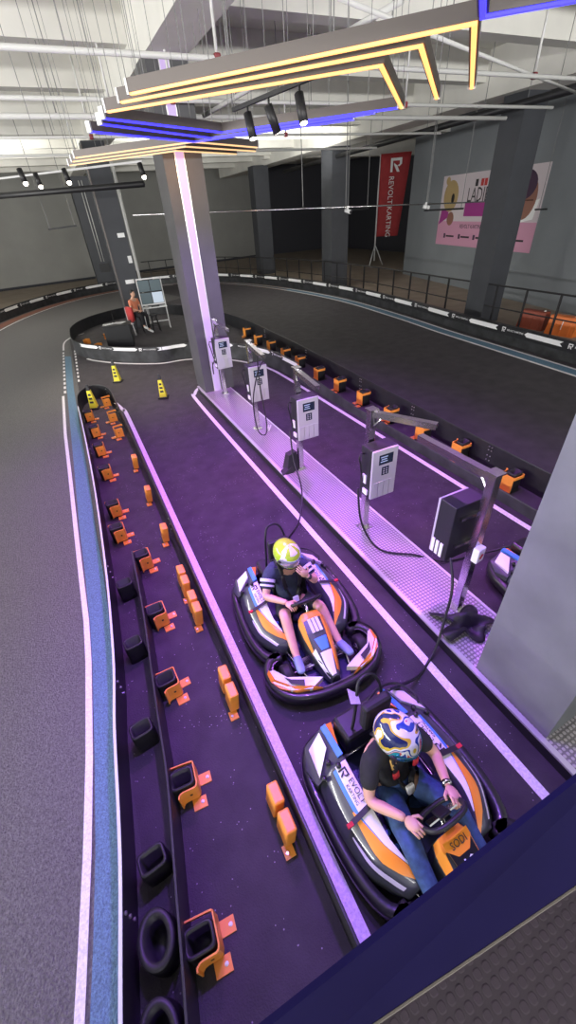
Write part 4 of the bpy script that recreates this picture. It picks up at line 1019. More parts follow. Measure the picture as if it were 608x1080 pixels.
def helmet(parent, c, R, shell, vis, stripe=None, size=1.0):
    C0 = Vector(c)
    def pt(az, el, k=1.0):
        x = math.sin(az) * math.cos(el); y = math.cos(az) * math.cos(el); z = math.sin(el)
        rx, ry, rz = 0.132, 0.160, 0.145
        chin = max(0, -el - 0.1) * max(0, math.cos(az)) * 0.05
        v = Vector((x * rx, y * (ry + chin), z * rz - (0.02 if el < -0.6 else 0)))
        if v.z < -0.128: v.z = -0.128
        return C0 + R @ (v * k * size)
    m = MB(); nA, nE = 40, 24
    def opening(az, el): return abs(az) < 1.15 and -0.22 < el < 0.38
    grid = {}
    for i in range(nE + 1):
        el = -1.15 + (PI / 2 + 1.15) * i / nE
        for j in range(nA): grid[i, j] = m.v(pt(-PI + 2 * PI * j / nA, el))
    for i in range(nE):
        for j in range(nA):
            az = -PI + 2 * PI * (j + 0.5) / nA; el = -1.15 + (PI / 2 + 1.15) * (i + 0.5) / nE
            if opening(az, el): continue
            m.mi = 0
            if stripe and el < -0.5: m.mi = 2
            elif stripe and (abs(abs(az) - 0.9 - el * 0.3) < 0.20 or (el > 0.75 and abs(az) < 0.5)): m.mi = 1
            m.face([grid[i, j], grid[i, (j + 1) % nA], grid[i + 1, (j + 1) % nA], grid[i + 1, j]])
    h = m.build('helmet', [shell] + ([stripe, 'ink'] if stripe else []), parent, True)
    so_ = h.modifiers.new('t', 'SOLIDIFY'); so_.thickness = 0.012; so_.offset = -1
    v = MB(); g = {}
    e0, e1 = (-0.24, 0.42)
    for i in range(9):
        for j in range(25): g[i, j] = v.v(pt(-1.22 + 2.44 * j / 24, e0 + (e1 - e0) * i / 8, 1.025))
    for i in range(8):
        for j in range(24): v.face([g[i, j], g[i, j + 1], g[i + 1, j + 1], g[i + 1, j]])
    vo = v.build('visor', vis, h, True); so_ = vo.modifiers.new('t', 'SOLIDIFY'); so_.thickness = 0.004
    for sx in (-1, 1):
        pv = MB()
        p = pt(sx * 1.22, 0.08, 1.02); d = (p - C0).normalized(); pv.cyl(p - d * 0.005, p + d * 0.008, 0.02, 12); pv.build('visor_pivot', 'ink', h)
    rb_ = MB().tube([pt(-PI + 2 * PI * j / nA, -1.15) for j in range(nA)], 0.010, 8, closed=True); rb_.build('rim_trim', 'rubber', h, True)
    return h
def driver(label, parent_kart, pose):
    kz = parent_kart.rotation_euler.z
    t = thing('person', label, 'person', parent_kart.location + Vector((pose['dx'], 0, 0)), kz)
    N = {'hip': ((0, 0.25, 0.22), (0.115, 0.095)), 'waist': ((0, 0.30, 0.36), (0.110, 0.085)), 'chest': ((0, 0.335, 0.54), (0.150, 0.11)), 'sh': ((0, 0.335, 0.67), (0.115, 0.085)), 'neck': ((0, 0.31, 0.77), 0.055), 'head': ((0, 0.275, 0.87), 0.06)}
    E = [('hip', 'waist'), ('waist', 'chest'), ('chest', 'sh'), ('sh', 'neck'), ('neck', 'head')]
    for sd, nm in ((-1, 'l'), (1, 'r')):
        el, wr = pose['elbow' + nm], pose['wrist' + nm]
        N['s' + nm] = ((sd * 0.185, 0.335, 0.655), 0.066); N['e' + nm] = (el, 0.044); N['w' + nm] = (wr, 0.028)
        mid = Vector(el).lerp(Vector(wr), 0.3); N['f' + nm] = (tuple(mid), 0.043)
        E += [('sh', 's' + nm), ('s' + nm, 'e' + nm), ('e' + nm, 'f' + nm), ('f' + nm, 'w' + nm)]
        kn, an = pose['knee' + nm], pose['ankle' + nm]
        N['h' + nm] = ((sd * 0.10, 0.18, 0.21), 0.085); N['k' + nm] = (kn, 0.062); N['a' + nm] = (an, 0.040)
        cf = Vector(kn).lerp(Vector(an), 0.35) + Vector((0, 0.015, -0.012)); N['c' + nm] = (tuple(cf), 0.057)
        toe = (an[0] + sd * 0.02, an[1] - 0.13, an[2] + 0.03); N['t' + nm] = (toe, 0.034)
        E += [('hip', 'h' + nm), ('h' + nm, 'k' + nm), ('k' + nm, 'c' + nm), ('c' + nm, 'a' + nm), ('a' + nm, 't' + nm)]
    hr = Matrix.Rotation(pose['yaw'], 3, 'Z') @ Matrix.Rotation(pose['pitch'], 3, 'X')
    Rh = hr @ Matrix(((-1, 0, 0), (0, -1, 0), (0, 0, 1)))          # head looks along -y
    hc = Vector((0, 0.255, 0.925)) + Vector(pose.get('head', (0, 0, 0)))
    def extra(mb):
        face_and_head(mb, hc, Rh)
        for sd, nm in ((-1, 'l'), (1, 'r')):
            d, pn, cu = pose['hand' + nm]; hand(mb, pose['wrist' + nm], d, pn, cu, -sd * pose.get('flip' + nm, 1), 1.0)
    body = mesh_obj('body', skin_mesh(N, E), 'skin', t, extra)
    # shirt : torso and short sleeves
    SN = {k: N[k] for k in ('hip', 'waist', 'chest', 'sh')}
    SN = {k: (v[0], tuple(q + 0.014 for q in (v[1] if isinstance(v[1], tuple) else (v[1], v[1])))) for k, v in SN.items()}
    SN['hip'] = ((0, 0.235, 0.20), (0.158, 0.136)); SN['waist'] = ((0, 0.285, 0.36), (0.150, 0.125))
    SN['nk'] = ((0, 0.322, 0.735), (0.072, 0.068))
    SE = [('hip', 'waist'), ('waist', 'chest'), ('chest', 'sh'), ('sh', 'nk')]
    for sd, nm in ((-1, 'l'), (1, 'r')):
        SN['s' + nm] = (N['s' + nm][0], 0.082); e = Vector(N['s' + nm][0]).lerp(Vector(N['e' + nm][0]), 0.78); SN['v' + nm] = (tuple(e), 0.068)
        SE += [('sh', 's' + nm), ('s' + nm, 'v' + nm)]
    mesh_obj('shirt', skin_mesh(SN, SE), pose['shirt'], t)
    LN = {'hip': ((0, 0.235, 0.215), (0.160, 0.140)), 'top': ((0, 0.27, 0.34), (0.142, 0.122))}; LE = [('hip', 'top')]
    for sd, nm in ((-1, 'l'), (1, 'r')):
        LN['h' + nm] = (N['h' + nm][0], 0.118); kn = Vector(N['k' + nm][0]); hp = Vector(N['h' + nm][0])
        LE += [('hip', 'h' + nm)]
        if pose['short']:
            LN['m' + nm] = (tuple(hp.lerp(kn, 0.95)), 0.090); LE += [('h' + nm, 'm' + nm)]
        else:
            LN['k' + nm] = (tuple(kn), 0.077); LN['c' + nm] = (N['c' + nm][0], 0.069); an = Vector(N['a' + nm][0]); LN['a' + nm] = (tuple(an + Vector((0, 0.02, 0.01))), 0.057)
            LE += [('h' + nm, 'k' + nm), ('k' + nm, 'c' + nm), ('c' + nm, 'a' + nm)]
    mesh_obj('shorts' if pose['short'] else 'jeans', skin_mesh(LN, LE), pose['legs'], t)
    for sd, nm in ((-1, 'l'), (1, 'r')):
        an = Vector(N['a' + nm][0]); to_ = Vector(N['t' + nm][0]); d = (to_ - an).normalized()
        sN = {'a': (tuple(an - d * 0.035 + Vector((0, 0, -0.005))), 0.047), 'b': (tuple(an + d * 0.05), 0.050), 'c': (tuple(to_ + d * 0.03), (0.048, 0.036)), 'd': (tuple(to_ + d * 0.075), (0.036, 0.026))}
        so_ = mesh_obj('shoe', skin_mesh(sN, [('a', 'b'), ('b', 'c'), ('c', 'd')]), pose['shoe'], t)
    return t, Rh, hc, N
pose1 = dict(dx=-0.022, elbowl=(-0.30, 0.16, 0.48), wristl=(-0.15, -0.09, 0.575), elbowr=(0.27, 0.10, 0.52), wristr=(0.13, 0.02, 0.74), kneel=(-0.20, -0.12, 0.45), anklel=(-0.235, -0.48, 0.20), kneer=(0.19, -0.16, 0.43), ankler=(0.235, -0.50, 0.20),
             handl=((0.15, -0.75, 0.3), (0.2, -0.3, -0.9), 0.75), handr=((-0.55, 0.15, 0.75), (-0.3, 0.85, 0.2), 0.40), flipr=1, yaw=0.22, pitch=0.32, head=(0, -0.03, 0.01), shirt='shirt_navy', legs='shorts', short=True, shoe='shoe_blue')
p1, R1, h1, N1 = driver('driver in a lime helmet, navy shirt and shorts, one hand raised to the chin', k1, pose1)
helmet(p1, h1 + Vector((0, 0, 0.01)), R1, 'lime', 'visor', 'helmet_white', 1.03)
for nm in ('l', 'r'):
    sl = MB()
    a = Vector(N1['s' + nm][0]).lerp(Vector(N1['e' + nm][0]), 0.30); b = Vector(N1['s' + nm][0]).lerp(Vector(N1['e' + nm][0]), 0.42)
    sl.tube([a, b], [0.0845, 0.082], 20, caps=False)
    a = Vector(N1['s' + nm][0]).lerp(Vector(N1['e' + nm][0]), 0.52); b = Vector(N1['s' + nm][0]).lerp(Vector(N1['e' + nm][0]), 0.60)
    sl.tube([a, b], [0.081, 0.079], 20, caps=False)
    sl.build('sleeve_stripe', 'shirt_white', p1, True)
MB().tube([Vector(N1['fr'][0]).lerp(Vector(N1['wr'][0]), 0.72), Vector(N1['fr'][0]).lerp(Vector(N1['wr'][0]), 0.92)], [0.036, 0.034], 16).build('wristwatch', 'ink', p1, True)
pose2 = dict(dx=-0.028, elbowl=(-0.31, 0.16, 0.46), wristl=(-0.185, -0.06, 0.565), elbowr=(0.31, 0.16, 0.46), wristr=(0.185, -0.06, 0.565), kneel=(-0.21, -0.14, 0.44), anklel=(-0.22, -0.52, 0.19), kneer=(0.20, -0.14, 0.44), ankler=(0.22, -0.52, 0.19),
             handl=((0.15, -0.8, 0.3), (0.3, -0.3, -0.9), 0.75), handr=((-0.15, -0.8, 0.3), (-0.3, -0.3, -0.9), 0.75), yaw=0.30, pitch=0.42, head=(-0.03, 0.015, 0.0), shirt='shirt_black', legs='jeans', short=False, shoe='shoe_dark')
p2, R2, h2, N2 = driver('driver in a multicolour helmet, black T-shirt and blue jeans, both hands on the wheel', k2, pose2)
helmet(p2, h2 + Vector((0, 0, 0.01)), R2, 'rainbow', 'visor_dark', None, 1.05)
MB().tube([Vector(N2['fr'][0]).lerp(Vector(N2['wr'][0]), 0.82), Vector(N2['fr'][0]).lerp(Vector(N2['wr'][0]), 0.94)], [0.035, 0.034], 16).build('bracelet', 'steel', p2, True)
# harness belts over each driver
def harness(k, nodes, pads):
    for sx in (-1, 1):
        pts = [(sx * 0.13, 0.47, 0.70), (sx * 0.12, 0.36, 0.775), (sx * 0.11, 0.235, 0.70), (sx * 0.10, 0.195, 0.55), (sx * 0.06, 0.165, 0.40), (sx * 0.03, 0.13, 0.345)]
        MB().tube(smooth_path(pts, 5), 0.024, 8, flat=0.25).build('harness_strap', 'black_metal', k, True)
        if pads:
            MB().tube([(sx * 0.115, 0.245, 0.705), (sx * 0.108, 0.212, 0.62)], 0.030, 8, flat=0.3).build('harness_pad', 'yellow_belt', k, True)
            MB().tube([(sx * 0.104, 0.196, 0.56), (sx * 0.095, 0.183, 0.50)], 0.032, 8, flat=0.35).build('harness_tab', 'red_belt', k, True)
    MB().box((0.0, 0.105, 0.35), (0.075, 0.03, 0.07), Matrix.Rotation(-0.5, 3, 'X'), 0.008).build('harness_buckle', 'white_plastic', k)
harness(k1, N1, False); harness(k2, N2, True)

# ------------------------------------------------------------------ attendant corner
AX, AY = 2.0, 18.6
def stool(label, loc):
    t = thing('stool', label, 'stool', loc, 0, 'black stools at the attendant desk')
    MB().lathe([(0.15, 0.60), (0.17, 0.61), (0.17, 0.645), (0.15, 0.655)], (0, 0, 0), 20).build('seat', 'black_metal', t)
    for a in range(4):
        an = PI / 4 + a * PI / 2; MB().tube([(0.11 * math.cos(an), 0.11 * math.sin(an), 0.61), (0.2 * math.cos(an), 0.2 * math.sin(an), 0.0)], 0.017, 8).build('leg', 'black_metal', t, True)
    MB().tube([(0.165 * math.cos(2 * PI * k_ / 20), 0.165 * math.sin(2 * PI * k_ / 20), 0.25) for k_ in range(20)], 0.011, 6, closed=True).build('foot_ring', 'black_metal', t, True)
    return t
stool('black stool that the orange-shirted attendant sits on', (2.32, 18.7, 0)); stool('empty black stool under the monitor desk', (2.95, 18.55, 0))
at = thing('person', 'seated attendant in an orange shirt and black trousers on a stool, hands in lap', 'person', (2.32, 18.7, 0), math.radians(35))
N = {'hip': ((0, 0.0, 0.74), (0.145, 0.12)), 'waist': ((0, 0.01, 0.90), (0.125, 0.10)), 'chest': ((0, 0.0, 1.08), (0.15, 0.11)), 'sh': ((0, -0.01, 1.22), (0.11, 0.085)), 'neck': ((0, -0.03, 1.32), 0.05), 'head': ((0, -0.05, 1.40), 0.05)}
E = [('hip', 'waist'), ('waist', 'chest'), ('chest', 'sh'), ('sh', 'neck'), ('neck', 'head')]
for sd, nm in ((-1, 'l'), (1, 'r')):
    N['s' + nm] = ((sd * 0.18, -0.01, 1.20), 0.062); N['e' + nm] = ((sd * 0.24, -0.06, 0.95), 0.044); N['w' + nm] = ((sd * 0.07, -0.24, 0.86), 0.028)
    N['h' + nm] = ((sd * 0.09, -0.05, 0.73), 0.09); N['k' + nm] = ((sd * 0.12, -0.43, 0.70), 0.06); N['a' + nm] = ((sd * 0.11, -0.40, 0.28 if sd < 0 else 0.12), 0.04); N['t' + nm] = ((sd * 0.12, -0.54, 0.24 if sd < 0 else 0.07), 0.034)
    E += [('sh', 's' + nm), ('s' + nm, 'e' + nm), ('e' + nm, 'w' + nm), ('hip', 'h' + nm), ('h' + nm, 'k' + nm), ('k' + nm, 'a' + nm), ('a' + nm, 't' + nm)]
Rf = Matrix(((-1, 0, 0), (0, -1, 0), (0, 0, 1)))
def ex(mb):
    face_and_head(mb, (0, -0.07, 1.46), Rf)
    hand(mb, N['wl'][0], (0.8, -0.4, -0.1), (0, 0.2, -1), 0.4, -1); hand(mb, N['wr'][0], (-0.8, -0.4, -0.1), (0, 0.2, -1), 0.4, 1)
mesh_obj('body', skin_mesh(N, E), 'skin', at, ex)
SN = {k: (N[k][0], tuple(q + 0.014 for q in N[k][1])) for k in ('hip', 'waist', 'chest', 'sh')}; SN['hip'] = ((0, 0, 0.78), (0.15, 0.13)); SN['nk'] = ((0, -0.02, 1.28), 0.068)
SE = [('hip', 'waist'), ('waist', 'chest'), ('chest', 'sh'), ('sh', 'nk')]
LN = {'hip': ((0, 0, 0.73), (0.155, 0.13)), 'top': ((0, 0.0, 0.82), (0.14, 0.115))}; LE = [('hip', 'top')]
for nm in ('l', 'r'):
    SN['s' + nm] = (N['s' + nm][0], 0.076); SN['v' + nm] = (tuple(Vector(N['s' + nm][0]).lerp(Vector(N['e' + nm][0]), 0.7)), 0.064); SE += [('sh', 's' + nm), ('s' + nm, 'v' + nm)]
    LN['h' + nm] = (N['h' + nm][0], 0.10); LN['k' + nm] = (N['k' + nm][0], 0.076); LN['a' + nm] = (tuple(Vector(N['a' + nm][0]) + Vector((0, 0, 0.05))), 0.06); LE += [('hip', 'h' + nm), ('h' + nm, 'k' + nm), ('k' + nm, 'a' + nm)]
mesh_obj('shirt', skin_mesh(SN, SE), 'orange_shirt', at); mesh_obj('trousers', skin_mesh(LN, LE), 'trousers', at)
for nm in ('l', 'r'):
    a, b = Vector(N['a' + nm][0]), Vector(N['t' + nm][0]); d = (b - a).normalized()
    mesh_obj('shoe', skin_mesh({'a': (tuple(a - d * 0.03), 0.048), 'b': (tuple(b), 0.046), 'c': (tuple(b + d * 0.06), 0.032)}, [('a', 'b'), ('b', 'c')]), 'shoe_white', at)
MB().ellip((0, -0.05, 1.50), (0.085, 0.10, 0.095), 16, 10).build('hair', 'hair', at, True)
# monitor stand with four screens
ms = thing('monitor_stand', 'white framed stand holding a two by two block of monitors', 'monitor stand', (3.16, 19.15, 0), math.radians(-8)); ms.scale = (0.76, 0.8, 0.93)
fm = MB()
for sx in (-1, 1): fm.box((sx * 0.62, 0, 1.0), (0.05, 0.05, 2.0))
fm.box((0, 0, 1.975), (1.24, 0.05, 0.05)); fm.box((0, 0, 0.98), (1.24, 0.05, 0.05)); fm.box((0, -0.12, 0.30), (1.24, 0.04, 0.04))
for sx in (-1, 1): fm.box((sx * 0.62, -0.1, 0.025), (0.05, 0.5, 0.05))
fm.build('frame', 'white_steel', ms)
for ix, sx in enumerate((-1, 1)):
    for iz, z in enumerate((1.24, 1.71)):
        mo = MB().box((sx * 0.295, -0.05, z), (0.58, 0.05, 0.45), bev=0.008).build('monitor', 'black_metal', ms)
        lit = 'scr_light' if (sx, iz) == (1, 0) else 'scr_dim'
        sc = MB().box((sx * 0.295, -0.078, z), (0.55, 0.006, 0.42)).build('screen', lit, mo)
MB().box((0, -0.24, 0.90), (1.3, 0.42, 0.03)).build('shelf', 'white_plastic', ms)
MB().box((0.05, -0.26, 0.925), (0.42, 0.15, 0.02), bev=0.004).build('keyboard', 'ink', ms)
# black table with papers
tb = thing('side_table', 'black covered table with white papers inside the curved barrier', 'table', (1.35, 17.15, 0), math.radians(-12))
MB().box((0, 0, 0.37), (0.92, 0.66, 0.72), bev=0.01).build('draped_body', 'black_metal', tb); MB().box((0, 0, 0.745), (0.98, 0.72, 0.03), bev=0.006).build('table_top', 'black_metal', tb)
for i, (x, y, r_) in enumerate(((1.05, 17.2, 0.4), (1.35, 17.28, -0.3), (1.52, 17.2, 0.8))):
    o = MB().box((0, 0, 0.006), (0.30, 0.21, 0.012)).build('paper_sheet', 'paper'); o.location = (x, y, 0.761); o.rotation_euler = (0, 0, r_)
    tag(o, ['white paper sheet at the left end of the black table', 'white paper sheet in the middle of the black table', 'white paper sheet at the right end of the black table'][i], 'paper', 'papers on the black table')
o = MB(); o.lathe([(0.05, 0), (0.05, 0.02), (0.012, 0.03), (0.008, 0.34)], (0, 0, 0), 12); o = o.build('desk_antenna', 'black_metal', None, True); o.location = (1.30, 17.38, 0.761); tag(o, 'thin black upright stick standing on the black table', 'antenna')
# white chair with a red jacket
wc = thing('chair', 'white chair with a red jacket over it beside the attendant', 'chair', (1.82, 18.55, 0), math.radians(-70))
MB().box((0, 0, 0.44), (0.44, 0.42, 0.04), bev=0.015).build('seat', 'white_plastic', wc)
MB().sweep([(-0.2, 0.21, 0), (0, 0.24, 0), (0.2, 0.21, 0)], [(-0.015, 0.5), (0.015, 0.5), (0.015, 0.98), (-0.015, 0.98)]).build('backrest', 'white_plastic', wc)
for sx in (-1, 1):
    for sy in (-1, 1): MB().tube([(sx * 0.18, sy * 0.17, 0.43), (sx * 0.2, sy * 0.2, 0)], 0.016, 8).build('leg', 'white_steel', wc, True)
jk = MB().sweep([(-0.2, 0.19, 0), (0, 0.21, 0), (0.2, 0.19, 0)], [(-0.05, 0.55), (0.05, 0.50), (0.06, 0.98), (0.02, 1.02), (-0.03, 1.02), (-0.06, 0.98)]).build('jacket', 'red_cloth', None, True)
jk.location = (1.88, 18.5, 0.0); jk.rotation_euler = (0, 0, math.radians(-70)); tag(jk, 'red jacket draped over the white chair beside the attendant', 'jacket')

# ------------------------------------------------------------------ wall poster, banner, orange barriers at the right
wdir = Vector((16.52 - 19.44, 9.84 - 23.16, 0)).normalized(); wn = Vector((wdir.y, -wdir.x, 0)); wn = wn if wn.x < 0 else -wn
w0 = Vector((19.44, 23.16, 0))
def wp(s, z, d=0.02): return w0 + wdir * s + wn * d + Vector((0, 0, z))
po = thing('wall_poster', 'wide pink and white sale poster on the right wall', 'poster', wp(7, 0, 0))
def onp(pts, m, nm, d, par=po):
    q = MB(); b0 = par.matrix_basis.translation
    q.hexa([wp(s, z, 0.005) - po.location for s, z in pts], [wp(s, z, d) - po.location for s, z in pts]); return q.build(nm, m, par)
def disc(cs, cz, rs, rz, n=22): return [(cs + rs * math.cos(2 * PI * k_ / n), cz + rz * math.sin(2 * PI * k_ / n)) for k_ in range(n)]
onp([(3.4, 1.75), (10.5, 1.75), (10.5, 4.55), (3.4, 4.55)], 'poster', 'sheet', 0.02)
onp([(3.4, 1.75), (10.5, 1.75), (10.5, 2.75), (3.4, 2.75)], 'pink', 'pink_base', 0.022)
onp(disc(4.25, 3.75, 0.62, 0.62), 'tan', 'printed_disc', 0.026); onp(disc(4.45, 3.65, 0.13, 0.2), 'ink', 'printed_dot', 0.028); onp(disc(3.85, 4.35, 0.18, 0.16, 12), 'tan', 'printed_bump', 0.025)
onp([(3.45, 2.6), (4.2, 2.9), (4.25, 3.2), (3.6, 3.25)], 'magenta', 'printed_sleeve', 0.025); onp(disc(4.45, 2.85, 0.3, 0.28, 14), 'brown', 'printed_hand', 0.024)
onp([(5.55, 2.95), (7.6, 2.95), (7.6, 3.45), (5.55, 3.45)], 'magenta', 'printed_offer', 0.025)
onp([(9.25, 2.7), (10.2, 2.85), (10.35, 3.5), (9.2, 3.2)], 'sign_white', 'printed_shirt', 0.025); onp(disc(9.55, 3.55, 0.62, 0.72), 'brown', 'printed_head', 0.026); onp(disc(9.35, 3.95, 0.68, 0.48), 'plum', 'printed_hat', 0.029); onp(disc(9.35, 2.55, 0.22, 0.25, 14), 'brown', 'printed_hand', 0.024)
lettering('poster_lettering', 'LADIES', 0.75, 'ink', po, wp(6.55, 3.72, 0.024) - po.location, wdir, (0, 0, 1), sx=0.8)
lettering('poster_lettering', 'REVOLT KARTING', 0.22, 'ink', po, wp(6.3, 2.55, 0.026) - po.location, wdir, (0, 0, 1))
for i_, s_ in enumerate((4.3, 5.6, 6.8, 9.3)): onp([(s_, 2.1), (s_ + 0.7, 2.1), (s_ + 0.7, 2.17), (s_, 2.17)], 'ink', 'small_print', 0.0245); onp([(s_ - 0.22, 2.05), (s_ - 0.06, 2.05), (s_ - 0.06, 2.24), (s_ - 0.22, 2.24)], 'plum', 'small_mark', 0.0245)
for s_, m_ in ((6.1, 'ink'), (6.5, 'red_cloth'), (6.75, 'red_cloth')): onp([(s_, 4.05), (s_ + 0.2, 4.05), (s_ + 0.2, 4.3), (s_, 4.3)], m_, 'small_mark', 0.0245)

bn = thing('feather_banner', 'red vertical banner on a pole with a tripod foot before the dark recess', 'banner', (20.9, 28.2, 0), math.radians(-38))
MB().tube([(0, 0, 0.3), (0, 0, 4.2), (0.02, 0, 6.2)], [0.05, 0.045, 0.03], 8).build('pole', 'white_steel', bn, True)
for a in (0, 2.1, 4.2): MB().tube([(0, 0, 1.3), (0.62 * math.cos(a), 0.62 * math.sin(a), 0.03)], 0.03, 6).build('tripod_leg', 'white_steel', bn, True)
b_ = MB(); rows = []
for i in range(13):
    z = 1.75 + (6.15 - 1.75) * i / 12; wv = 1.45 + 0.45 * i / 12
    rows.append([b_.v((0.06 + wv * j / 6, 0.05 * math.sin(j * 1.1 + i * 0.5), z + 0.0 * j)) for j in range(7)])
for A, B in zip(rows, rows[1:]):
    for j in range(6): b_.face([A[j], A[j + 1], B[j + 1], B[j]])
fl_ = b_.build('banner_cloth', 'banner', bn, True); s_ = fl_.modifiers.new('t', 'SOLIDIFY'); s_.thickness = 0.01
lettering('banner_lettering', 'REVOLT KARTING', 0.46, 'sign_white', bn, (0.80, -0.08, 3.35), (0, 0, -1), (1, 0, 0), sx=0.88)
lg = MB(); logo(lg, (1.05, -0.08, 5.55), (1, 0, 0), (0, 0, 1), 0.7); lg.build('banner_logo', 'sign_white', bn)

def road_block(label, loc, rz, m):
    t = thing('water_barrier', label, 'barrier', loc, rz); t.scale = (0.6, 1, 0.9)
    MB().hexa([(-0.75, -0.22, 0), (0.75, -0.22, 0), (0.75, 0.22, 0), (-0.75, 0.22, 0)], [(-0.70, -0.12, 0.62), (0.70, -0.12, 0.62), (0.70, 0.12, 0.62), (-0.70, 0.12, 0.62)]).build('body', m, t)
    for x in (-0.45, 0, 0.45): MB().hexa([(x - 0.05, -0.235, 0.02), (x + 0.05, -0.235, 0.02), (x + 0.05, 0.235, 0.02), (x - 0.05, 0.235, 0.02)], [(x - 0.05, -0.13, 0.60), (x + 0.05, -0.13, 0.60), (x + 0.05, 0.13, 0.60), (x - 0.05, 0.13, 0.60)]).build('rib', m, t)
    MB().lathe([(0.05, 0.62), (0.05, 0.65)], (0.5, 0, 0), 12).build('fill_cap', 'sign_white', t)
    return t
g = on_z(520, 352, 0.35); road_block('dull red plastic road block behind the railing, the darker of two', tuple(on_z(561, 346, 0.0)), math.radians(-84), 'dull_red')
ob = road_block('bright orange plastic road block behind the railing at the right edge', tuple(on_z(592, 353, 0.0)), math.radians(-84), 'block_orange')
lettering('block_number', '1', 0.4, 'sign_white', ob, (0.05, -0.19, 0.33), (1, 0, 0), (0, 0.16, 1))

# ------------------------------------------------------------------ ceiling lights : chevrons
def chevron(label, L_, A_, R_, z, led, grp):
    Lp, Ap, Rp = Vector((*L_, z)), Vector((*A_, z)), Vector((*R_, z))
    t = thing('chevron_light', label, 'ceiling light', Ap, 0, grp)
    P_ = [Lp - Ap, Vector((0, 0, 0)), Rp - Ap]
    hs = MB().sweep(P_, [(-0.032, 0.0), (0.032, 0.0), (0.032, 0.085), (-0.032, 0.085)]).build('housing', 'housing', t)
    MB().sweep(P_, [(-0.015, -0.016), (0.015, -0.016), (0.019, 0.004), (-0.019, 0.004)]).build('light_strip', led, t)
    for e, d in ((P_[0], (P_[0] - P_[1]).normalized()), (P_[2], (P_[2] - P_[1]).normalized())):
        MB().box(e + d * 0.004 + Vector((0, 0, 0.035)), (0.075, 0.02, 0.1), Matrix.Rotation(math.atan2(d.y, d.x) + PI / 2, 3, 'Z')).build('end_cap', 'alu', t)
    for k_ in (0.04, 0.36, 0.70):
        for e in (P_[0], P_[2]):
            p = Vector((0, 0, 0)).lerp(e, 1 - k_) if k_ < 0.9 else Vector()
            MB().cyl(p + Vector((0, 0, 0.08)), p + Vector((0, 0, 6.98 - z)), 0.0035, 5).build('suspension_wire', 'wire', t)
    return t
ZL = 4.65
px = lambda a, b: tuple(on_z(a, b, ZL)[:2])
for i, (l, a, r) in enumerate((((138, 98), (501, 23), (498, 92)), ((128, 107), (444, 47), (461, 103)), ((114, 117), (402, 68), (424, 113)))):
    chevron(['widest amber chevron light, its apex reaching farthest right', 'middle amber chevron light of the bright three', 'lowest amber chevron light of the bright three'][i], px(*l), px(*a), px(*r), ZL, 'led_amber', 'amber chevron lights')
for i, (l, a, r) in enumerate((((109, 124), (234, 139), (420, 113)), ((106, 130), (222, 145), (396, 118)), ((95, 138), (205, 149), (374, 125)))):
    chevron(['uppermost blue chevron light of the central three', 'middle blue chevron light of the central three', 'lowest blue chevron light of the central three'][i], px(*l), px(*a), px(*r), ZL, 'led_blue', 'blue chevron lights')
for i, (l, a, r) in enumerate((((80, 166), (204, 149), (271, 155)), ((77, 170), (196, 154), (269, 159)), ((74, 174), (186, 158.5), (249, 162)))):
    chevron(['uppermost warm white chevron light in front of the lit pillar', 'middle warm white chevron light in front of the lit pillar', 'lowest warm white chevron light in front of the lit pillar'][i], px(*l), px(*a), px(*r), ZL, 'led_warm', 'warm white chevron lights')
chevron('blue chevron light at the top right corner of the photo', (1.2, 1.35), (2.77, 2.80), (4.3, 1.35), ZL, 'led_blue', 'blue chevron lights')

# track with three black spot heads
tk = thing('track_light', 'black ceiling track with three spotlights between the amber and blue chevrons', 'ceiling light', (1.95, 4.1, 4.75))
ta, tb_ = on_z(246, 116, 4.72) - tk.location, on_z(352, 72, 4.72) - tk.location
MB().box((ta + tb_) / 2, ((tb_ - ta).length, 0.035, 0.035), (tb_ - ta).to_track_quat('X', 'Z').to_matrix()).build('track_rail', 'black_metal', tk)
for k_, tl in ((0.18, (0.05, -0.35, -1)), (0.42, (0.5, 0.1, -1)), (0.72, (0.0, -0.4, -1))):
    p = ta.lerp(tb_, k_); d = Vector(tl).normalized()
    hd = MB().tube([p + Vector((0, 0, -0.10)) - d * 0.03, p + Vector((0, 0, -0.10)) + d * 0.20], 0.045, 16).build('spot_head', 'black_metal', tk, True)
    MB().tube([p + Vector((0, 0, -0.10)) + d * 0.198, p + Vector((0, 0, -0.10)) + d * 0.203], 0.036, 14).build('lens', 'bulb', hd)
    MB().cyl(p, p + Vector((0, 0, -0.10)), 0.012, 8).build('stem', 'black_metal', hd)
for e in (ta, tb_): MB().cyl(e, e + Vector((0, 0, 2.25)), 0.006, 5).build('suspension_wire', 'wire', tk)

# spotlights on the far left
lt = thing('track_light', 'black rail with small lit spotlights high on the far left', 'ceiling light', (0.3, 13.9, 4.75))
a_, b2 = on_z(-30, 192, 4.9) - lt.location, on_z(150, 170, 4.9) - lt.location
MB().tube([a_, b2], 0.025, 6).build('track_rail', 'white_steel', lt)
for (x, y) in ((20, 178), (37, 183), (67, 178), (147, 172)):
    p = on_z(x, y, 4.86) - lt.location; d = Vector((0.12, -0.25, -1)).normalized()
    hd = MB().tube([p, p + d * 0.26], 0.06, 12).build('spot_head', 'black_metal', lt, True); MB().ellip(p + d * 0.28, (0.055, 0.055, 0.05), 10, 8).build('lens', 'bulb', hd, True)
MB().tube([on_z(-40, 210, 4.5) - lt.location, on_z(152, 194, 4.5) - lt.location], 0.07, 10).build('black_duct', 'black_metal', lt, True)

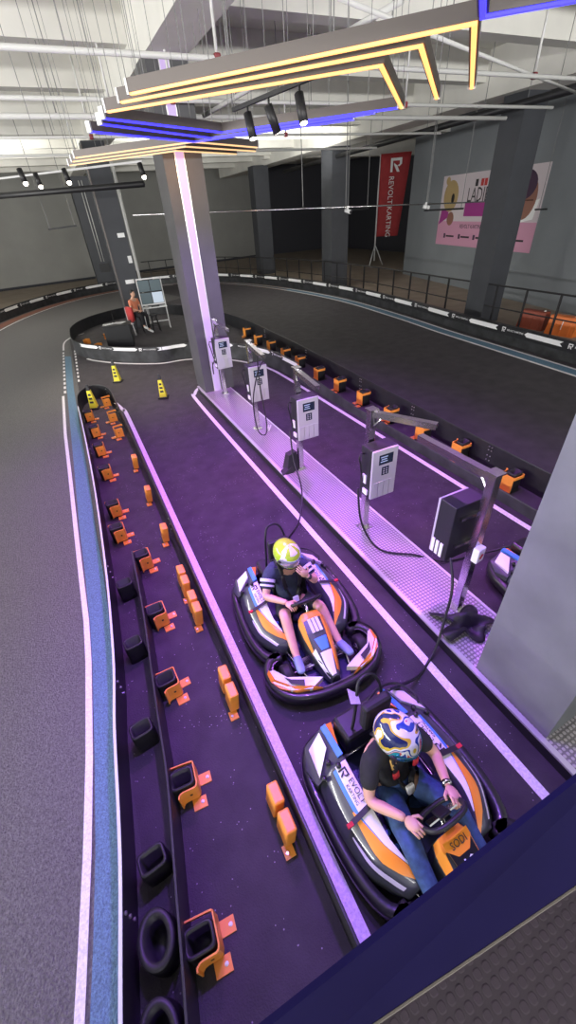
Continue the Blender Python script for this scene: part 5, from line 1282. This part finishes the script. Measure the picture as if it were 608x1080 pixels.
# sprinkler pipes
def pipe(label, a, b, r, drops=(), m='pipe'):
    a, b = Vector(a), Vector(b); t = thing('ceiling_pipe', label, 'pipe', a, 0, 'white ceiling pipes')
    MB().tube([Vector(), b - a], r, 10).build('run', m, t, True)
    n = max(2, int((b - a).length / 4))
    for k_ in range(n):
        p = (b - a) * ((k_ + 0.5) / n); MB().cyl(p, p + Vector((0, 0, 6.98 - a.z)), 0.008, 5).build('hanger_rod', 'wire', t)
    for d in drops:
        p = (b - a) * d; MB().tube([p, p + Vector((0, 0, 6.95 - a.z))], 0.022, 8).build('riser', m, t, True)
        MB().box(p + Vector((0, 0, 0.0)), (0.09, 0.09, 0.10), bev=0.02).build('clamp', 'red_head', t)
    return t
pipe('white sprinkler pipe with a red clamp high at the left, nearest to the viewer', (-6, 7.4, 5.4), (12.4, 7.3, 5.4), 0.032, (0.475,))
pipe('white sprinkler pipe with a red clamp, second from the viewer', (-6, 9.9, 5.4), (12.4, 9.7, 5.4), 0.032, (0.475, 0.75))
pipe('thick white ceiling pipe crossing just above the blue chevrons', (-6, 11.4, 5.4), (12.4, 11.1, 5.4), 0.045, (0.43,))
pipe('white sprinkler pipe beyond the blue chevrons', (-6, 13.9, 5.4), (12.4, 13.6, 5.4), 0.03, (0.42, 0.7))
pipe('farthest white sprinkler pipe above the left spotlights', (-8, 17.2, 5.4), (12.4, 17.0, 5.4), 0.035, (0.47,))
pipe('thin white pipe with a red clamp above the right amber chevron arms', (3.5, 5.6, 5.5), (13, 9.2, 5.5), 0.025, (0.33, 0.6))
pipe('slanting white pipe rising behind the amber chevrons', tuple(on_z(215, 122, 5.3)), tuple(on_z(425, 0, 5.6)), 0.035, ())
pipe('dark pipe along the top of the right wall', tuple(on_z(300, 181, 5.6)), tuple(on_z(640, 84, 5.6)), 0.09, (), 'black_metal')
cb = thing('hanging_conduit', 'long thin conduit slung across the room at eye level', 'conduit', on_y(140, 227, 13.4))
c0 = cb.location.copy(); c1 = on_y(640, 208, 13.4)
MB().tube([Vector(), c1 - c0], 0.022, 6).build('run', 'steel', cb, True)
for p_ in (320, 365, 450, 590):
    k_ = (p_ - 140) / 500; q0 = (on_y(p_, 227 - 19 * k_, 13.4)) - c0
    MB().cyl(q0, q0 + Vector((0, 0, 3.1)), 0.012, 5).build('drop_rod', 'wire', cb)
def camera_box(label, loc, rz):
    t = thing('security_camera', label, 'camera', loc, rz, 'white security cameras')
    MB().tube([(0, 0.09, -0.09), (0, -0.13, -0.14)], 0.055, 12).build('body', 'white_plastic', t, True); MB().tube([(0, -0.13, -0.14), (0, -0.14, -0.142)], 0.045, 12).build('lens', 'ink', t)
    MB().cyl((0, 0, -0.07), (0, 0, 0.02), 0.03, 8).build('mount', 'white_plastic', t)
camera_box('white security camera on the conduit before the dark pillar at right', on_y(450, 214, 13.36), 0.9); camera_box('white security camera on the conduit near the right edge', on_y(588, 210, 13.36), 0.7)
camera_box('white security camera on the conduit right of the middle pillar', on_y(367, 218, 13.36), 0.2)
def tray(label, a, b, top):
    a, b = Vector(a), Vector(b); t = thing('trapeze_hanger', label, 'hanger', a, 0, 'trapeze hangers')
    MB().box((b - a) / 2, ((b - a).length, 0.05, 0.05), (b - a).to_track_quat('X', 'Z').to_matrix()).build('bar', 'black_metal', t)
    for e in (0.06, 0.94): MB().cyl((b - a) * e, (b - a) * e + Vector((0, 0, top - a.z)), 0.010, 5).build('rod', 'wire', t)
tray('black trapeze bar hanging on two rods before the far left wall', on_y(51, 242, 20), on_y(81, 238, 20), 7.02)
tray('black trapeze bar hanging just left of the pink poster', on_y(448, 222, 12.8), on_y(489, 220, 12.8), 7.02)
tray('black trapeze bar hanging at the right edge of the photo', on_y(565, 221, 12.6), on_y(620, 219, 12.6), 7.02)
tray('black trapeze bar hanging left of the red banner', on_y(366, 222, 16), on_y(389, 220, 16), 7.02)
# loose hanging wires at the left
for i, (x, y0, zt) in enumerate(((30, 9.0, 4.9), (52, 9.6, 5.0), (110, 8.4, 5.2), (60, 12.6, 4.8))):
    p = on_y(x, 120, y0); o = MB().cyl((0, 0, 0), (0, 0, 6.98 - zt), 0.005, 5).build('hanging_wire', 'wire'); o.location = (p.x, y0, zt)
    tag(o, ['thin ceiling wire at the far left above the spotlights', 'thin ceiling wire beside the left sprinkler clamp', 'thin ceiling wire left of the blue chevron ends', 'thin ceiling wire above the third left spotlight'][i], 'wire', 'loose ceiling wires')

# ------------------------------------------------------------------ viewing platform under the camera
pf = thing('viewing_platform', 'dark tread plate platform edge with a navy kick panel at the bottom right', 'platform', (0, 0, 0))
za, zb = 2.62, 2.2
T0, T1 = on_z(150, 1188, za), on_z(760, 698, za)
B0, B1 = on_z(280, 1159, zb), on_z(760, 832, zb)
T0.y = T1.y = 0.066
k_ = Vector((0, 0.012, 0))
MB().hexa([B0, B1, Vector((B1.x, 0.075, zb)), Vector((B0.x, 0.075, zb))], [T0, T1, T1 + k_, T0 + k_]).build('kick_panel', 'parapet', pf)
MB().tube([B0 + Vector((0, 0, 0.004)), B1 + Vector((0, 0, 0.004))], 0.004, 6).build('panel_seam', 'housing', pf)
MB().box((1.0, -1.2, zb - 0.03), (6.0, 2.5, 0.06)).build('tread_deck', 'tread_dark', pf)
MB().box((1.0, 0.03, zb - 0.14), (6.0, 0.08, 0.22)).build('edge_beam', 'parapet', pf)
for x in (-1.5, 3.5): MB().box((x, -1.0, (zb - 0.06) / 2), (0.12, 0.12, zb - 0.06)).build('support_leg', 'black_metal', pf)
